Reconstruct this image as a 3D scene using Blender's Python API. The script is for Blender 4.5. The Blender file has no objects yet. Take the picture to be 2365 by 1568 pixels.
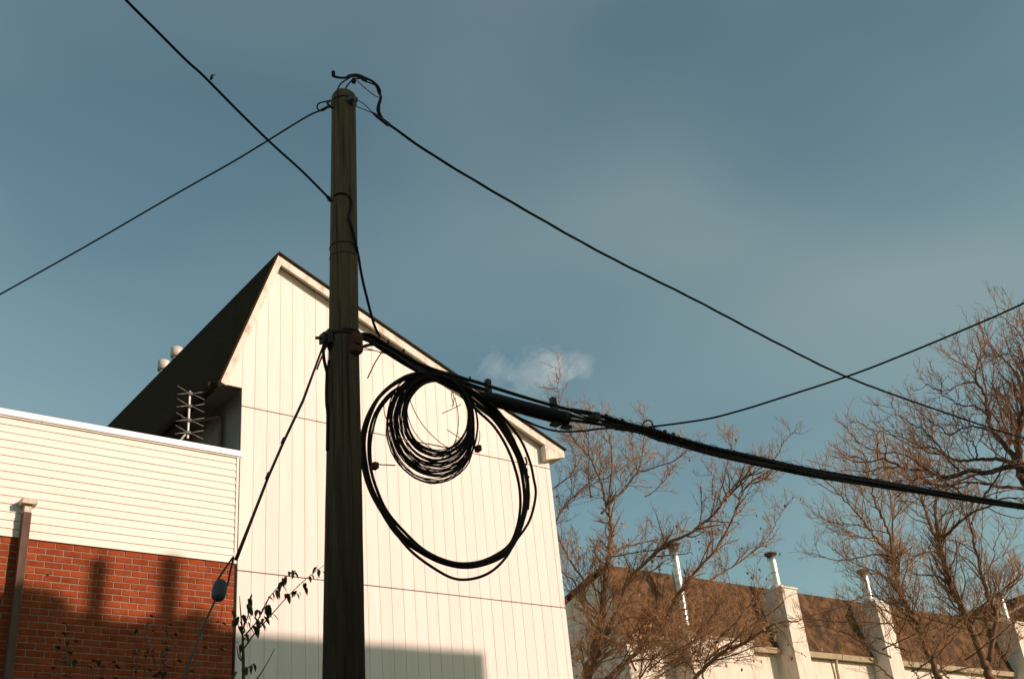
import bpy, math, random
from math import sin, cos, radians, pi, tan, sqrt
from mathutils import Vector as V, Matrix

# ------------------------------------------------------------------ camera
SC = bpy.context.scene
COL = SC.collection
FPX, QW, QH = 2600.0, 2365.0, 1568.0            # focal length and size of the measured picture
PITCH, ROLL, HEAD = radians(27.913), radians(-5.806), radians(49.788)
CAMPOS = V((0, 0, 1.6))
_h = V((cos(HEAD), sin(HEAD), 0)); _up = V((0, 0, 1)); _r = _h.cross(_up)
FW = _h * cos(PITCH) + _up * sin(PITCH); _u = _r.cross(FW)
RT = _r * cos(ROLL) + _u * sin(ROLL); UP = -_r * sin(ROLL) + _u * cos(ROLL)
cam = bpy.data.cameras.new('camera'); camo = bpy.data.objects.new('camera', cam); COL.objects.link(camo)
cam.sensor_width = 36; cam.sensor_fit = 'HORIZONTAL'; cam.lens = FPX * 36 / QW
cam.clip_start = .05; cam.clip_end = 5000
M = Matrix((RT, UP, -FW)).transposed().to_4x4(); M.translation = CAMPOS
camo.matrix_world = M
SC.camera = camo

# ------------------------------------------------------------------ sky, sun, exposure
SUN_EL, SUN_PHI = radians(18.5), radians(28)     # sun low behind the camera, to the right
SDIR = V((sin(SUN_PHI) * cos(SUN_EL), -cos(SUN_PHI) * cos(SUN_EL), sin(SUN_EL)))
world = bpy.data.worlds.new('World'); SC.world = world; world.use_nodes = True
nt = world.node_tree; N = nt.nodes; L = nt.links
for n in list(N): N.remove(n)
out = N.new('ShaderNodeOutputWorld'); bg = N.new('ShaderNodeBackground'); bg.inputs['Strength'].default_value = .122
sky = N.new('ShaderNodeTexSky'); sky.sky_type = 'NISHITA'; sky.sun_disc = False
sky.sun_elevation = SUN_EL; sky.sun_rotation = pi - SUN_PHI
sky.air_density = 1.0; sky.dust_density = .7; sky.ozone_density = 1.0
hsv = N.new('ShaderNodeHueSaturation'); hsv.inputs['Saturation'].default_value = .98
tint = N.new('ShaderNodeMix'); tint.data_type = 'RGBA'; tint.blend_type = 'MULTIPLY'; tint.inputs[0].default_value = 1
tint.inputs[7].default_value = (.925, 1.04, .83, 1)
tc = N.new('ShaderNodeTexCoord')
# thin high veil over the whole dome
mp = N.new('ShaderNodeMapping'); mp.inputs['Scale'].default_value = (1.1, 1.6, 3.2); mp.inputs['Rotation'].default_value = (.3, .2, .6); mp.inputs['Location'].default_value = (1.229, 2.418, 2.952)
nz = N.new('ShaderNodeTexNoise'); nz.inputs['Scale'].default_value = 1.3; nz.inputs['Detail'].default_value = 2.5; nz.inputs['Roughness'].default_value = .4
rmp = N.new('ShaderNodeMapRange'); rmp.inputs[1].default_value = .45; rmp.inputs[2].default_value = .8; rmp.inputs[3].default_value = 0; rmp.inputs[4].default_value = .36
L.new(tc.outputs['Generated'], mp.inputs[0]); L.new(mp.outputs[0], nz.inputs['Vector']); L.new(nz.outputs['Fac'], rmp.inputs[0])
veil = N.new('ShaderNodeMix'); veil.data_type = 'RGBA'; veil.inputs[7].default_value = (3.55, 4.25, 3.75, 1)
L.new(sky.outputs[0], hsv.inputs['Color']); L.new(hsv.outputs[0], tint.inputs[6])
L.new(rmp.outputs[0], veil.inputs[0]); L.new(tint.outputs[2], veil.inputs[6])


def qray(x, y):
    return (FW * FPX + RT * (x - QW / 2) - UP * (y - QH / 2)).normalized()


# one small torn cloud low in the sky
def cloud_mask(q, rad, prev):
    d = qray(*q)
    dp = N.new('ShaderNodeVectorMath'); dp.operation = 'DISTANCE'; dp.inputs[1].default_value = d
    nrm = N.new('ShaderNodeVectorMath'); nrm.operation = 'NORMALIZE'
    n2 = N.new('ShaderNodeTexNoise'); n2.inputs['Scale'].default_value = 30; n2.inputs['Detail'].default_value = 8; n2.inputs['Roughness'].default_value = .68; n2.inputs['Distortion'].default_value = .8
    m1 = N.new('ShaderNodeMapRange'); m1.inputs[1].default_value = 0; m1.inputs[2].default_value = rad; m1.inputs[3].default_value = .60; m1.inputs[4].default_value = -.05
    ad = N.new('ShaderNodeMath'); ad.operation = 'ADD'
    m2 = N.new('ShaderNodeMapRange'); m2.inputs[1].default_value = .72; m2.inputs[2].default_value = 1.3; m2.inputs[3].default_value = 0; m2.inputs[4].default_value = .42
    mx = N.new('ShaderNodeMix'); mx.data_type = 'RGBA'; mx.inputs[7].default_value = (5.6, 5.6, 5.2, 1)
    L.new(tc.outputs['Generated'], nrm.inputs[0]); L.new(nrm.outputs[0], dp.inputs[0]); L.new(nrm.outputs[0], n2.inputs['Vector'])
    L.new(dp.outputs['Value'], m1.inputs[0]); L.new(m1.outputs[0], ad.inputs[0]); L.new(n2.outputs['Fac'], ad.inputs[1])
    L.new(ad.outputs[0], m2.inputs[0]); L.new(m2.outputs[0], mx.inputs[0]); L.new(prev, mx.inputs[6])
    return mx.outputs[2]


c = cloud_mask((1235, 872), .05, veil.outputs[2])
c = cloud_mask((1280, 850), .034, c)
c = cloud_mask((1150, 852), .03, c)
c = cloud_mask((1345, 842), .024, c)
L.new(c, bg.inputs['Color']); L.new(bg.outputs[0], out.inputs[0])

sun = bpy.data.lights.new('sun', 'SUN'); suno = bpy.data.objects.new('sun', sun); COL.objects.link(suno)
sun.energy = 4.3; sun.angle = radians(.53); sun.color = (1.0, .75, .655)
suno.rotation_euler = (-SDIR).to_track_quat('-Z', 'Y').to_euler(); suno.location = (20, -30, 30)
SC.view_settings.view_transform = 'Standard'; SC.view_settings.look = 'None'
SC.view_settings.exposure = .12; SC.view_settings.gamma = 1
SC.view_settings.use_curve_mapping = False
SC.cycles.max_bounces = 6

# ------------------------------------------------------------------ pixel -> place helpers
def on_y(q, yv):
    d = qray(*q); return CAMPOS + d * ((yv - CAMPOS.y) / d.y)
def on_x(q, xv):
    d = qray(*q); return CAMPOS + d * ((xv - CAMPOS.x) / d.x)
def at_d(q, dist):
    d = qray(*q); return CAMPOS + d * (dist / math.hypot(d.x, d.y))
def on_plane(q, p0, az):                         # vertical plane through p0 running in azimuth az
    n = V((-sin(az), cos(az), 0)); d = qray(*q); return CAMPOS + d * ((p0 - CAMPOS).dot(n) / d.dot(n))
def crop(x0, y0, s):                             # enlarged view of the picture -> measured picture
    k = QW / 3089
    return lambda p: ((p[0] / s + x0) * k, (p[1] / s + y0) * k)
c3 = crop(850, 180, 3.0155); c4 = crop(900, 950, 1.8447); c5 = crop(1350, 1050, 2.956)
c6 = crop(1600, 1450, 2.623); c7 = crop(2300, 1450, 2.622); c8 = crop(2289, 850, 2.4125)
d2 = crop(900, 950, 5.226); d3 = crop(1150, 1080, 3.92); d4 = crop(580, 1600, 3.5)
d5 = crop(0, 1480, 3.92); d6 = crop(1640, 1000, 2.956); d8 = crop(940, 550, 3.136); a1 = crop(0, 1150, 1.746)
b2 = crop(250, 700, 2.091)

rnd = random.Random(7)

# ------------------------------------------------------------------ materials
MATS = {}
def mat(name, col, rough=.7, var=.15, scale=6, col2=None, bump=0, bscale=40, stretch=(1, 1, 1), metal=0, coord='Object', spec=.5, lo=.35, hi=.7, island=0):
    m = bpy.data.materials.new(name); m.use_nodes = True; t = m.node_tree; b = t.nodes['Principled BSDF']
    b.inputs['Roughness'].default_value = rough; b.inputs['Metallic'].default_value = metal
    b.inputs['Specular IOR Level'].default_value = spec
    co = t.nodes.new('ShaderNodeTexCoord'); mp_ = t.nodes.new('ShaderNodeMapping'); mp_.inputs['Scale'].default_value = stretch
    if coord == 'World':
        gp_ = t.nodes.new('ShaderNodeNewGeometry'); t.links.new(gp_.outputs['Position'], mp_.inputs[0])
    else:
        t.links.new(co.outputs[coord], mp_.inputs[0])
    nz_ = t.nodes.new('ShaderNodeTexNoise'); nz_.inputs['Scale'].default_value = scale; nz_.inputs['Detail'].default_value = 7; nz_.inputs['Roughness'].default_value = .62
    t.links.new(mp_.outputs[0], nz_.inputs['Vector'])
    rp = t.nodes.new('ShaderNodeMapRange'); rp.inputs[1].default_value = lo; rp.inputs[2].default_value = hi
    t.links.new(nz_.outputs['Fac'], rp.inputs[0])
    mx = t.nodes.new('ShaderNodeMix'); mx.data_type = 'RGBA'
    c2_ = col2 or tuple(x * (1 - var) for x in col)
    mx.inputs[6].default_value = (*col, 1); mx.inputs[7].default_value = (*c2_, 1)
    t.links.new(rp.outputs[0], mx.inputs[0])
    last = mx.outputs[2]
    if island:
        oi = t.nodes.new('ShaderNodeObjectInfo'); ge = t.nodes.new('ShaderNodeNewGeometry')
        ad = t.nodes.new('ShaderNodeMath'); ad.operation = 'ADD'; fr = t.nodes.new('ShaderNodeMath'); fr.operation = 'FRACT'
        t.links.new(oi.outputs['Random'], ad.inputs[0]); t.links.new(ge.outputs['Random Per Island'], ad.inputs[1]); t.links.new(ad.outputs[0], fr.inputs[0])
        mr = t.nodes.new('ShaderNodeMapRange'); mr.inputs[3].default_value = 1 - island; mr.inputs[4].default_value = 1 + island
        t.links.new(fr.outputs[0], mr.inputs[0])
        h2 = t.nodes.new('ShaderNodeHueSaturation'); t.links.new(mr.outputs[0], h2.inputs['Value']); t.links.new(last, h2.inputs['Color'])
        mr2 = t.nodes.new('ShaderNodeMapRange'); mr2.inputs[3].default_value = .5 - island * .04; mr2.inputs[4].default_value = .5 + island * .015
        ml = t.nodes.new('ShaderNodeMath'); ml.operation = 'MULTIPLY'; ml.inputs[1].default_value = 7.31; f2 = t.nodes.new('ShaderNodeMath'); f2.operation = 'FRACT'
        t.links.new(fr.outputs[0], ml.inputs[0]); t.links.new(ml.outputs[0], f2.inputs[0]); t.links.new(f2.outputs[0], mr2.inputs[0]); t.links.new(mr2.outputs[0], h2.inputs['Hue'])
        last = h2.outputs[0]
    t.links.new(last, b.inputs['Base Color'])
    if bump:
        nb = t.nodes.new('ShaderNodeTexNoise'); nb.inputs['Scale'].default_value = bscale; nb.inputs['Detail'].default_value = 5
        t.links.new(mp_.outputs[0], nb.inputs['Vector'])
        bp = t.nodes.new('ShaderNodeBump'); bp.inputs['Strength'].default_value = bump; bp.inputs['Distance'].default_value = .01
        t.links.new(nb.outputs['Fac'], bp.inputs['Height']); t.links.new(bp.outputs[0], b.inputs['Normal'])
    MATS[name] = m
    return m

CREAM = (.82, .73, .635)
mat('board_paint', CREAM, .7, scale=1.6, col2=(.71, .63, .51), lo=.45, hi=1.0, bump=.25, bscale=30, stretch=(5, 1, .35), coord='World', island=.03)
mat('groove_backing', (.76, .66, .53), .8, scale=3)
mat('fascia_paint', (.76, .67, .55), .75, scale=5, col2=(.46, .36, .25), lo=.47, hi=.70, bump=.3, bscale=50, stretch=(1.6, 1, 1), coord='World')
mat('siding_vinyl', (.83, .745, .63), .55, scale=2, col2=(.74, .645, .52), lo=.4, hi=.8, island=.03, stretch=(.9, 1, 5), coord='World')
mat('flashing_white', (.86, .84, .80), .35, .06, 5)
mat('soffit_paint', (.74, .68, .54), .7, .2, 5)
mat('brick_clay', (.315, .068, .020), .9, spec=.1, scale=9, col2=(.19, .040, .012), lo=.4, hi=.75, bump=.7, bscale=70, island=.13, coord='World')
mat('mortar', (.36, .245, .17), .92, .35, 30, bump=.5, bscale=120)
mat('dark_shingle', (.046, .026, .010), .95, spec=.05, var=.5, scale=14, bump=.5, bscale=60)
mat('brown_shingle', (.155, .084, .040), .95, spec=.1, scale=3, col2=(.055, .034, .020), lo=.40, hi=.58, coord='World', bump=.9, bscale=50)
mat('shade_wall', (.20, .165, .14), .8, .25, 3)  # dark tone has the shade of the left side wall and eave painted in
mat('brown_metal', (.13, .075, .05), .75, .25, 6)
mat('post_paint', (.15, .085, .058), .8, scale=12, spec=.2, col2=(.10, .055, .036), stretch=(1, 1, .3))
mat('weathered_tin', (.55, .50, .38), .55, scale=18, col2=(.34, .27, .16), lo=.45, hi=.65, metal=.0)
mat('gutter_dark', (.035, .02, .011), .9, .3, 6, spec=.1)
mat('seam_brown', (.20, .12, .06), .9, .3, 6)
mat('vent_metal', (.62, .56, .50), .4, .2, 9)
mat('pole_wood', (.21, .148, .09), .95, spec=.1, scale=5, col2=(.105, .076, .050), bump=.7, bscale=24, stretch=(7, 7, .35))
mat('black_cable', (.018, .0125, .0075), .7, scale=14, col2=(.045, .034, .022), lo=.52, hi=.8, spec=.25)
mat('dark_steel', (.05, .043, .036), .55, .35, 25, metal=.3)
mat('rusty_steel', (.15, .045, .022), .8, .5, 40)
mat('galvanized', (.11, .10, .085), .6, .3, 20, metal=.3)
mat('closure_plastic', (.013, .010, .007), .6, spec=.25, var=.3, scale=15)
mat('porcelain_grey', (.085, .085, .10), .55, .3, 18)
mat('aluminium', (.50, .46, .38), .5, .35, 12, metal=.2)
mat('flue_steel', (.74, .67, .58), .33, .12, 6, metal=1)
mat('flue_cap', (.06, .045, .03), .7, .4, 18)
mat('row_stucco', (.70, .62, .50), .85, scale=2.2, col2=(.40, .33, .25), lo=.48, hi=.82, bump=.4, bscale=30, stretch=(2, 2, .5), coord='World')
mat('gutter_tan', (.42, .34, .20), .6, .3, 6)
mat('bark_tan', (.24, .135, .065), .95, scale=9, col2=(.12, .066, .032), bump=.6, bscale=30, stretch=(3, 3, .6))
mat('twig_red', (.47, .25, .105), .9, .4, 4)
mat('bark_dark', (.12, .073, .040), .95, scale=9, col2=(.06, .038, .022), bump=.6, bscale=30, stretch=(3, 3, .6))
mat('twig_brown', (.42, .21, .10), .9, .4, 4)
mat('dry_leaf', (.40, .22, .10), .8, .45, 3, island=.3)
mat('green_leaf', (.052, .062, .016), .6, scale=5, col2=(.028, .038, .010), island=.3)
mat('stem_brown', (.10, .055, .03), .9, .3, 10)
mat('ivy_leaf', (.03, .042, .008), .6, .4, 5, island=.35)
mat('asphalt', (.05, .048, .045), .95, .3, 60, bump=.4, bscale=200)
mat('grass_ground', (.07, .075, .03), .95, .4, 3, bump=.5, bscale=30)
mat('bird_dark', (.006, .005, .004), .9, .3, 30)
mat('roof_gravel', (.16, .14, .12), .95, .3, 30)

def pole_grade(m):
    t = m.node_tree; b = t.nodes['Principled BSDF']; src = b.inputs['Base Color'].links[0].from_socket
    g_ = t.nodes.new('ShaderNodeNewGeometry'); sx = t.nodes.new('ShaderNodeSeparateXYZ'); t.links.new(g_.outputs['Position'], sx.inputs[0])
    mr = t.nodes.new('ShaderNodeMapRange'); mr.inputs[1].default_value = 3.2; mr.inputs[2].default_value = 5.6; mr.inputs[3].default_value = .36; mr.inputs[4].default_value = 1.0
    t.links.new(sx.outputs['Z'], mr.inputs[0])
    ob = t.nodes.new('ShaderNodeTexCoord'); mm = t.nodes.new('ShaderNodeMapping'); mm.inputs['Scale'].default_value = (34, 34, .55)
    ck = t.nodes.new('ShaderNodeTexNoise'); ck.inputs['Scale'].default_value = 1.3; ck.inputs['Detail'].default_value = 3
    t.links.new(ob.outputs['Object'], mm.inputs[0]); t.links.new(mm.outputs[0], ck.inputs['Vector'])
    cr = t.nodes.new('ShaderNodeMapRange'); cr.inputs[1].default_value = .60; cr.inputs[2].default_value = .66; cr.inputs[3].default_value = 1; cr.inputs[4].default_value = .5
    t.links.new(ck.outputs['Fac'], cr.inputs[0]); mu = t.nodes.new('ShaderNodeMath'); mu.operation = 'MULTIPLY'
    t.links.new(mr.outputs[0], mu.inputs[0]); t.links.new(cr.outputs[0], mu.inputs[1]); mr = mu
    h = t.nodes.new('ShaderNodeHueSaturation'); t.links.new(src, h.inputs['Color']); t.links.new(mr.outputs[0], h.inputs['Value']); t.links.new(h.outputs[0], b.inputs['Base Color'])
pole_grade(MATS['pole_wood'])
# ------------------------------------------------------------------ mesh helpers
class MB:
    def __init__(s): s.v = []; s.f = []; s.smooth = False
    def box(s, a, b):
        x0, y0, z0 = a; x1, y1, z1 = b; i = len(s.v)
        s.v += [(x0, y0, z0), (x1, y0, z0), (x1, y1, z0), (x0, y1, z0), (x0, y0, z1), (x1, y0, z1), (x1, y1, z1), (x0, y1, z1)]
        s.f += [tuple(i + k for k in q) for q in ((0, 3, 2, 1), (4, 5, 6, 7), (0, 1, 5, 4), (1, 2, 6, 5), (2, 3, 7, 6), (3, 0, 4, 7))]
        return s
    def prism(s, poly, y0, y1):                  # polygon in XZ pushed along Y
        i = len(s.v); n = len(poly)
        s.v += [(x, y0, z) for x, z in poly] + [(x, y1, z) for x, z in poly]
        s.f += [tuple(range(i, i + n)), tuple(range(i + 2 * n - 1, i + n - 1, -1))]
        s.f += [(i + k, i + n + k, i + n + (k + 1) % n, i + (k + 1) % n) for k in range(n)]
        return s
    def prism_x(s, poly, x0, x1):                # polygon in YZ pushed along X
        i = len(s.v); n = len(poly)
        s.v += [(x0, y, z) for y, z in poly] + [(x1, y, z) for y, z in poly]
        s.f += [tuple(range(i, i + n)), tuple(range(i + 2 * n - 1, i + n - 1, -1))]
        s.f += [(i + k, i + n + k, i + n + (k + 1) % n, i + (k + 1) % n) for k in range(n)]
        return s
    def tube(s, pts, rad, sides=6, cap=True):
        s.smooth = True
        pts = [V(p) for p in pts]; n = len(pts)
        if not hasattr(rad, '__len__'): rad = [rad] * n
        i = len(s.v); ref = None
        for k in range(n):
            t = (pts[min(k + 1, n - 1)] - pts[max(k - 1, 0)])
            if t.length < 1e-9: t = V((0, 0, 1))
            t.normalize()
            if ref is None:
                ref = V((0, 0, 1)) if abs(t.z) < .9 else V((1, 0, 0))
            ref = ref - t * ref.dot(t)
            if ref.length < 1e-6: ref = V((1, 0, 0)) - t * t.x
            ref.normalize(); o = t.cross(ref)
            for j in range(sides):
                a = 2 * pi * j / sides
                s.v.append(tuple(pts[k] + (ref * cos(a) + o * sin(a)) * rad[k]))
        for k in range(n - 1):
            for j in range(sides):
                a = i + k * sides + j; b = i + k * sides + (j + 1) % sides
                s.f.append((a, b, b + sides, a + sides))
        if cap:
            s.f.append(tuple(range(i + sides - 1, i - 1, -1))); e = i + (n - 1) * sides; s.f.append(tuple(range(e, e + sides)))
        return s
    def quad(s, *p):
        i = len(s.v); s.v += [tuple(q) for q in p]; s.f.append(tuple(range(i, i + len(p)))); return s
    def build(s, name, m, parent=None, loc=None, kind=None, bevel=0):
        me = bpy.data.meshes.new(name)
        off = V(loc) if loc is not None else V((0, 0, 0))
        me.from_pydata([tuple(V(p) - off) for p in s.v], [], s.f); me.materials.append(MATS[m]); me.update()
        if s.smooth:
            me.polygons.foreach_set('use_smooth', [True] * len(me.polygons))
        o = bpy.data.objects.new(name, me); COL.objects.link(o)
        if bevel:
            md = o.modifiers.new('bevel', 'BEVEL'); md.width = bevel; md.segments = 2
        if parent is not None:
            o.parent = parent
            o.location = off - world_loc(parent)
        else:
            o.location = off
        if kind: o['kind'] = kind
        return o
def world_loc(o):
    p = V(o.location)
    while o.parent is not None:
        o = o.parent; p = p + V(o.location)
    return p
def tag(o, label, cat, group=None):
    o['label'] = label; o['category'] = cat
    if group: o['group'] = group
    return o
def empty(name, loc, label, cat, group=None):
    o = bpy.data.objects.new(name, None); COL.objects.link(o); o.location = loc
    o.empty_display_size = .2
    return tag(o, label, cat, group)
def spline(pts, per=6):                          # Catmull-Rom through points
    pts = [V(p) for p in pts]; res = []
    for i in range(len(pts) - 1):
        p0 = pts[max(i - 1, 0)]; p1 = pts[i]; p2 = pts[i + 1]; p3 = pts[min(i + 2, len(pts) - 1)]
        for k in range(per):
            t = k / per
            res.append(.5 * ((2 * p1) + (p2 - p0) * t + (2 * p0 - 5 * p1 + 4 * p2 - p3) * t * t + (3 * p1 - p0 - 3 * p2 + p3) * t ** 3))
    res.append(pts[-1]); return res
def cable(pts, r, sides=8, per=6): return MB().tube(spline(pts, per), r, sides)

# ------------------------------------------------------------------ ground
g = MB().quad((-900, -900, 0), (900, -900, 0), (900, 900, 0), (-900, 900, 0)).build('ground', 'grass_ground', kind='structure')
g = MB().quad((-200, 1.2, .004), (200, 1.2, .004), (200, 4.9, .004), (-200, 4.9, .004)).build('alley_road', 'asphalt', kind='structure')

# ------------------------------------------------------------------ gabled house with grooved boards
YG = 13.79; YF = YG - .15                        # wall face, front of the rake boards
APEX = on_y((643, 588), YF); LE = on_y((509, 881), YF); RE = on_y((1303, 1040), YF)
XL = on_y((557, 950), YG).x; XR = on_y((1269, 1075), YG).x
Z1 = on_y((560, 938), YG).z; Z2 = on_y((550, 1317), YG).z; Z3 = Z2 - 2.44
XA, ZA = APEX.x, APEX.z
SL = (ZA - LE.z) / (XA - LE.x); SR = (ZA - RE.z) / (RE.x - XA)
ztop = lambda x: (ZA - .10 - (XA - x) * SL) if x < XA else (ZA - .10 - (x - XA) * SR)     # underside of roof deck at the wall
YB = 33.0
house = empty('gabled_house', (XL, YG, 0), 'white board-sided house with a steep dark gable roof behind the pole', 'house')
XLW = LE.x + .02                                 # boards above the eave reach out past the corner
ZEAVE = on_y((530, 890), YG).z
PITCHB = .2032; BT = .006
board_cache = {}
def board(x0, x1, za0, zb0, za1, zb1):
    gp = .0006
    a, b = x0 + gp, x1 - gp
    full = abs(za1 - zb1) < 1e-6
    w = b - a
    key = (round(w, 4), round(za1 - za0, 4)) if full else None
    if key and key in board_cache:
        me = board_cache[key]
    else:
        s = MB(); pl = [(0, 0), (w, zb0 - za0), (w, zb1 - za0), (0, za1 - za0)]
        # chamfered long edges make the groove
        i = len(s.v); cw = .006
        fr = [(cw, 0), (w - cw, zb0 - za0), (w - cw, zb1 - za0), (cw, za1 - za0)]
        s.v += [(x, BT, z) for x, z in pl] + [(x, 0, z) for x, z in fr]
        s.f += [(4, 5, 6, 7), (0, 4, 7, 3), (5, 1, 2, 6), (0, 1, 5, 4), (7, 6, 2, 3)]
        me = bpy.data.meshes.new('wall_board'); me.from_pydata(s.v, [], s.f); me.materials.append(MATS['board_paint'])
        if key: board_cache[key] = me
    o = bpy.data.objects.new('wall_board', me); COL.objects.link(o); o.parent = house
    o.location = V((a, YG - BT + rnd.uniform(-.001, .001), za0)) - world_loc(house)
n0 = -2; nb = int((XR - XL) / PITCHB) + 2
for i in range(n0, nb):
    x0, x1 = XL + i * PITCHB, XL + (i + 1) * PITCHB
    lo = XLW if i < 0 else XL
    x0 = max(x0, lo); x1 = min(x1, XR)
    if x1 - x0 < .03: continue
    jt = .0085
    if i < 0:
        za, zb = ztop(x0), ztop(x1)
        if max(za, zb) > ZEAVE + .05: board(x0, x1, ZEAVE, ZEAVE, max(za, ZEAVE + .02), max(zb, ZEAVE + .02))
        continue
    board(x0, x1, Z1 + jt, Z1 + jt, ztop(x0), ztop(x1))
    board(x0, x1, Z2 + jt, Z2 + jt, Z1 - jt, Z1 - jt)
    board(x0, x1, Z3 + jt, Z3 + jt, Z2 - jt, Z2 - jt)
    board(x0, x1, .3, .3, Z3 - jt, Z3 - jt)
for zs_ in (Z1, Z2, Z3):                        # metal flashing strip showing in the horizontal joints
    MB().box((XL + .01, YG - .004, zs_ - .012), (XR - .004, YG, zs_ + .012)).build('seam_flashing', 'seam_brown', house)
# solid body behind the boards
ax = .012
poly = [(XL + ax, .05), (XR - ax, .05), (XR - ax, ztop(XR) - .01), (XA, ZA - .14), (XL + ax, ztop(XL) - .02)]
MB().prism(poly, YG + .001, YB).build('wall', 'groove_backing', house)
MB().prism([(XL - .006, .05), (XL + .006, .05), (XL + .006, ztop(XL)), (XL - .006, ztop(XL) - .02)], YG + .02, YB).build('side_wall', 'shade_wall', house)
MB().box((XR - .01, YG + .02, .05), (XR + .006, YB, ztop(XR) - .02)).build('side_wall', 'board_paint', house)
# roof: left steep slope, right shallow slope
nl = V((-SL, 1)).normalized(); tl = .11
def slab(p0, p1, t, drop=0):
    d = (p1 - p0).normalized(); n = V((-d.y, d.x))
    if n.y < 0: n = -n
    return [(p0.x, p0.y), (p1.x, p1.y), (p1.x + n.x * t, p1.y + n.y * t), (p0.x + n.x * t, p0.y + n.y * t)]
pA = V((XA, ZA)); pL = V((LE.x - .03, LE.z - .03 * SL)); pR = V((RE.x + .02, RE.z - .02 * SR))
MB().prism(slab(pA, pL, .03), YF - .03, YB + .2).build('roof', 'dark_shingle', house)
MB().prism(slab(pA, pR, .035), YF - .03, YB + .2).build('roof', 'dark_shingle', house)
yy = YF - .035
while yy < YB:
    ln_ = rnd.uniform(.24, .34); zj = ZA + .010 + rnd.uniform(-.004, .010)
    MB().prism([(XA - .10, zj - .10 * SL), (XA, zj + .022), (XA + .14, zj - .14 * SR + .012), (XA + .14, zj - .14 * SR), (XA, zj + .004), (XA - .10, zj - .10 * SL - .02)], yy, yy + ln_ + .02).build('ridge_shingle', 'dark_shingle', house)
    yy += ln_
# rake boards
def rake(p0, p1, w, y0, y1, name, m):
    d = (p1 - p0).normalized(); n = V((-d.y, d.x))
    if n.y > 0: n = -n
    return MB().prism([(p0.x, p0.y), (p1.x, p1.y), (p1.x + n.x * w, p1.y + n.y * w), (p0.x + n.x * w, p0.y + n.y * w)], y0, y1).build(name, m, house)
eps = .002
rake(V((XA, ZA - .004)), V((LE.x, LE.z)), .105, YF, YF + .03, 'rake_board', 'fascia_paint')
rake(V((XA + .003, ZA - .003)), V((RE.x, RE.z)), .135, YF + .002, YF + .031, 'rake_board', 'fascia_paint')
# soffit under the right rake and left rake
rake(V((XA + .05, ZA - .09)), V((RE.x - .04, RE.z - .072)), .02, YF + .03, YG - .018, 'soffit', 'soffit_paint')
rake(V((XA, ZA - .07)), V((LE.x + .03, LE.z - .01)), .02, YF + .03, YG - .018, 'soffit', 'soffit_paint')
# boxed eave ends and long eaves
bx0 = on_y((1262, 1045), YF + .01).x
ztr = RE.z - .13
MB().prism([(bx0 - .02, ztr - .115), (RE.x - .005, ztr - .0), (RE.x - .005, RE.z - .02), (bx0 - .02, ztop(bx0) - .05)], YF + .004, YG + .0).build('eave_return', 'fascia_paint', house)
MB().prism([(XR + .007, ztr - .10), (RE.x - .01, ztr - .0), (RE.x - .01, RE.z - .01), (XR + .007, ztop(XR) - .02)], YG + .001, YB).build('eave_soffit', 'soffit_paint', house)
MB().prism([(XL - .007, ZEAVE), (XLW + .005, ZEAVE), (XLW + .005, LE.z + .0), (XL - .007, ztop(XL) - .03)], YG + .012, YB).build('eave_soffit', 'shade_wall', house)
# gutter along the left eave and its downspout
gx = LE.x - .04; gz = LE.z - .03
MB().prism([(gx - .09, gz + .06), (gx + .02, gz + .06), (gx + .02, gz - .06), (gx - .06, gz - .06), (gx - .09, gz - .0)], YG - .02, YB + .1).build('gutter', 'gutter_dark', house)
dsp = [on_y((480, 905), YG + 1.0), on_y((540, 941), YG + .45)]
ys = YG + .55
p0 = V((gx - .02, ys + .45, gz - .07)); p1 = V((gx + .03, ys + .4, gz - .16)); p2 = V((XL - .06, ys, ZEAVE - .26)); p3 = V((XL - .06, ys, 7.2))
MB().tube([p0, p1, p2 + V((0, 0, .02)), p2 - V((0, 0, .1)), p3], .038, 4).build('downspout', 'brown_metal', house)
# round vents standing on the far slope of the roof
for q, dz in (((408, 813), .0), ((378, 843), .0)):
    xv = XA + .35
    b = on_x(q, xv)
    zb = ZA - .35 * SR
    s = MB().tube([(b.x, b.y, zb - .05), (b.x, b.y, b.z - .10)], .075, 14)
    vo = s.build('roof_vent', 'vent_metal', house)
    MB().tube([(b.x, b.y, b.z - .12), (b.x, b.y, b.z - .115), (b.x, b.y, b.z + .07), (b.x, b.y, b.z + .085)], [.10, .115, .115, .095], 18).build('vent_hood', 'vent_metal', vo)

# ------------------------------------------------------------------ brick building with siding band
YS = YG - .075                                   # face of the siding
YBK = YG - .055                                  # face of the bricks
CAPL = on_y((0, 945), YS); CAPR = on_y((555, 1050), YS)
ZCAP = (CAPL.z + CAPR.z) / 2; XE = on_y((548, 1200), YS).x
ZS0 = on_y((300, 1269), YS).z                     # bottom of siding
bb = empty('brick_building', (0, YG, 0), 'low brick building with cream lap siding above the bricks and white roof edge', 'building')
XW = -6.0
MB().box((XW, YBK + .008, 0), (XE - .012, YG + 14, ZS0 + .01)).build('mortar_wall', 'mortar', bb)
MB().box((XW, YS + .022, ZS0 + .012), (XE - .02, YG + 14, ZCAP - .09)).build('upper_wall', 'groove_backing', bb)
MB().box((XW + .05, YS + .05, ZCAP - .088), (XE - .03, YG + 14, ZCAP - .05)).build('flat_roof', 'roof_gravel', bb)
EXPO = .1016
zt = ZS0 - .012; k = 0
npl = int(round((ZCAP - .05 - ZS0) / EXPO))
EXPO = (ZCAP - .05 - ZS0) / npl
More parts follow.
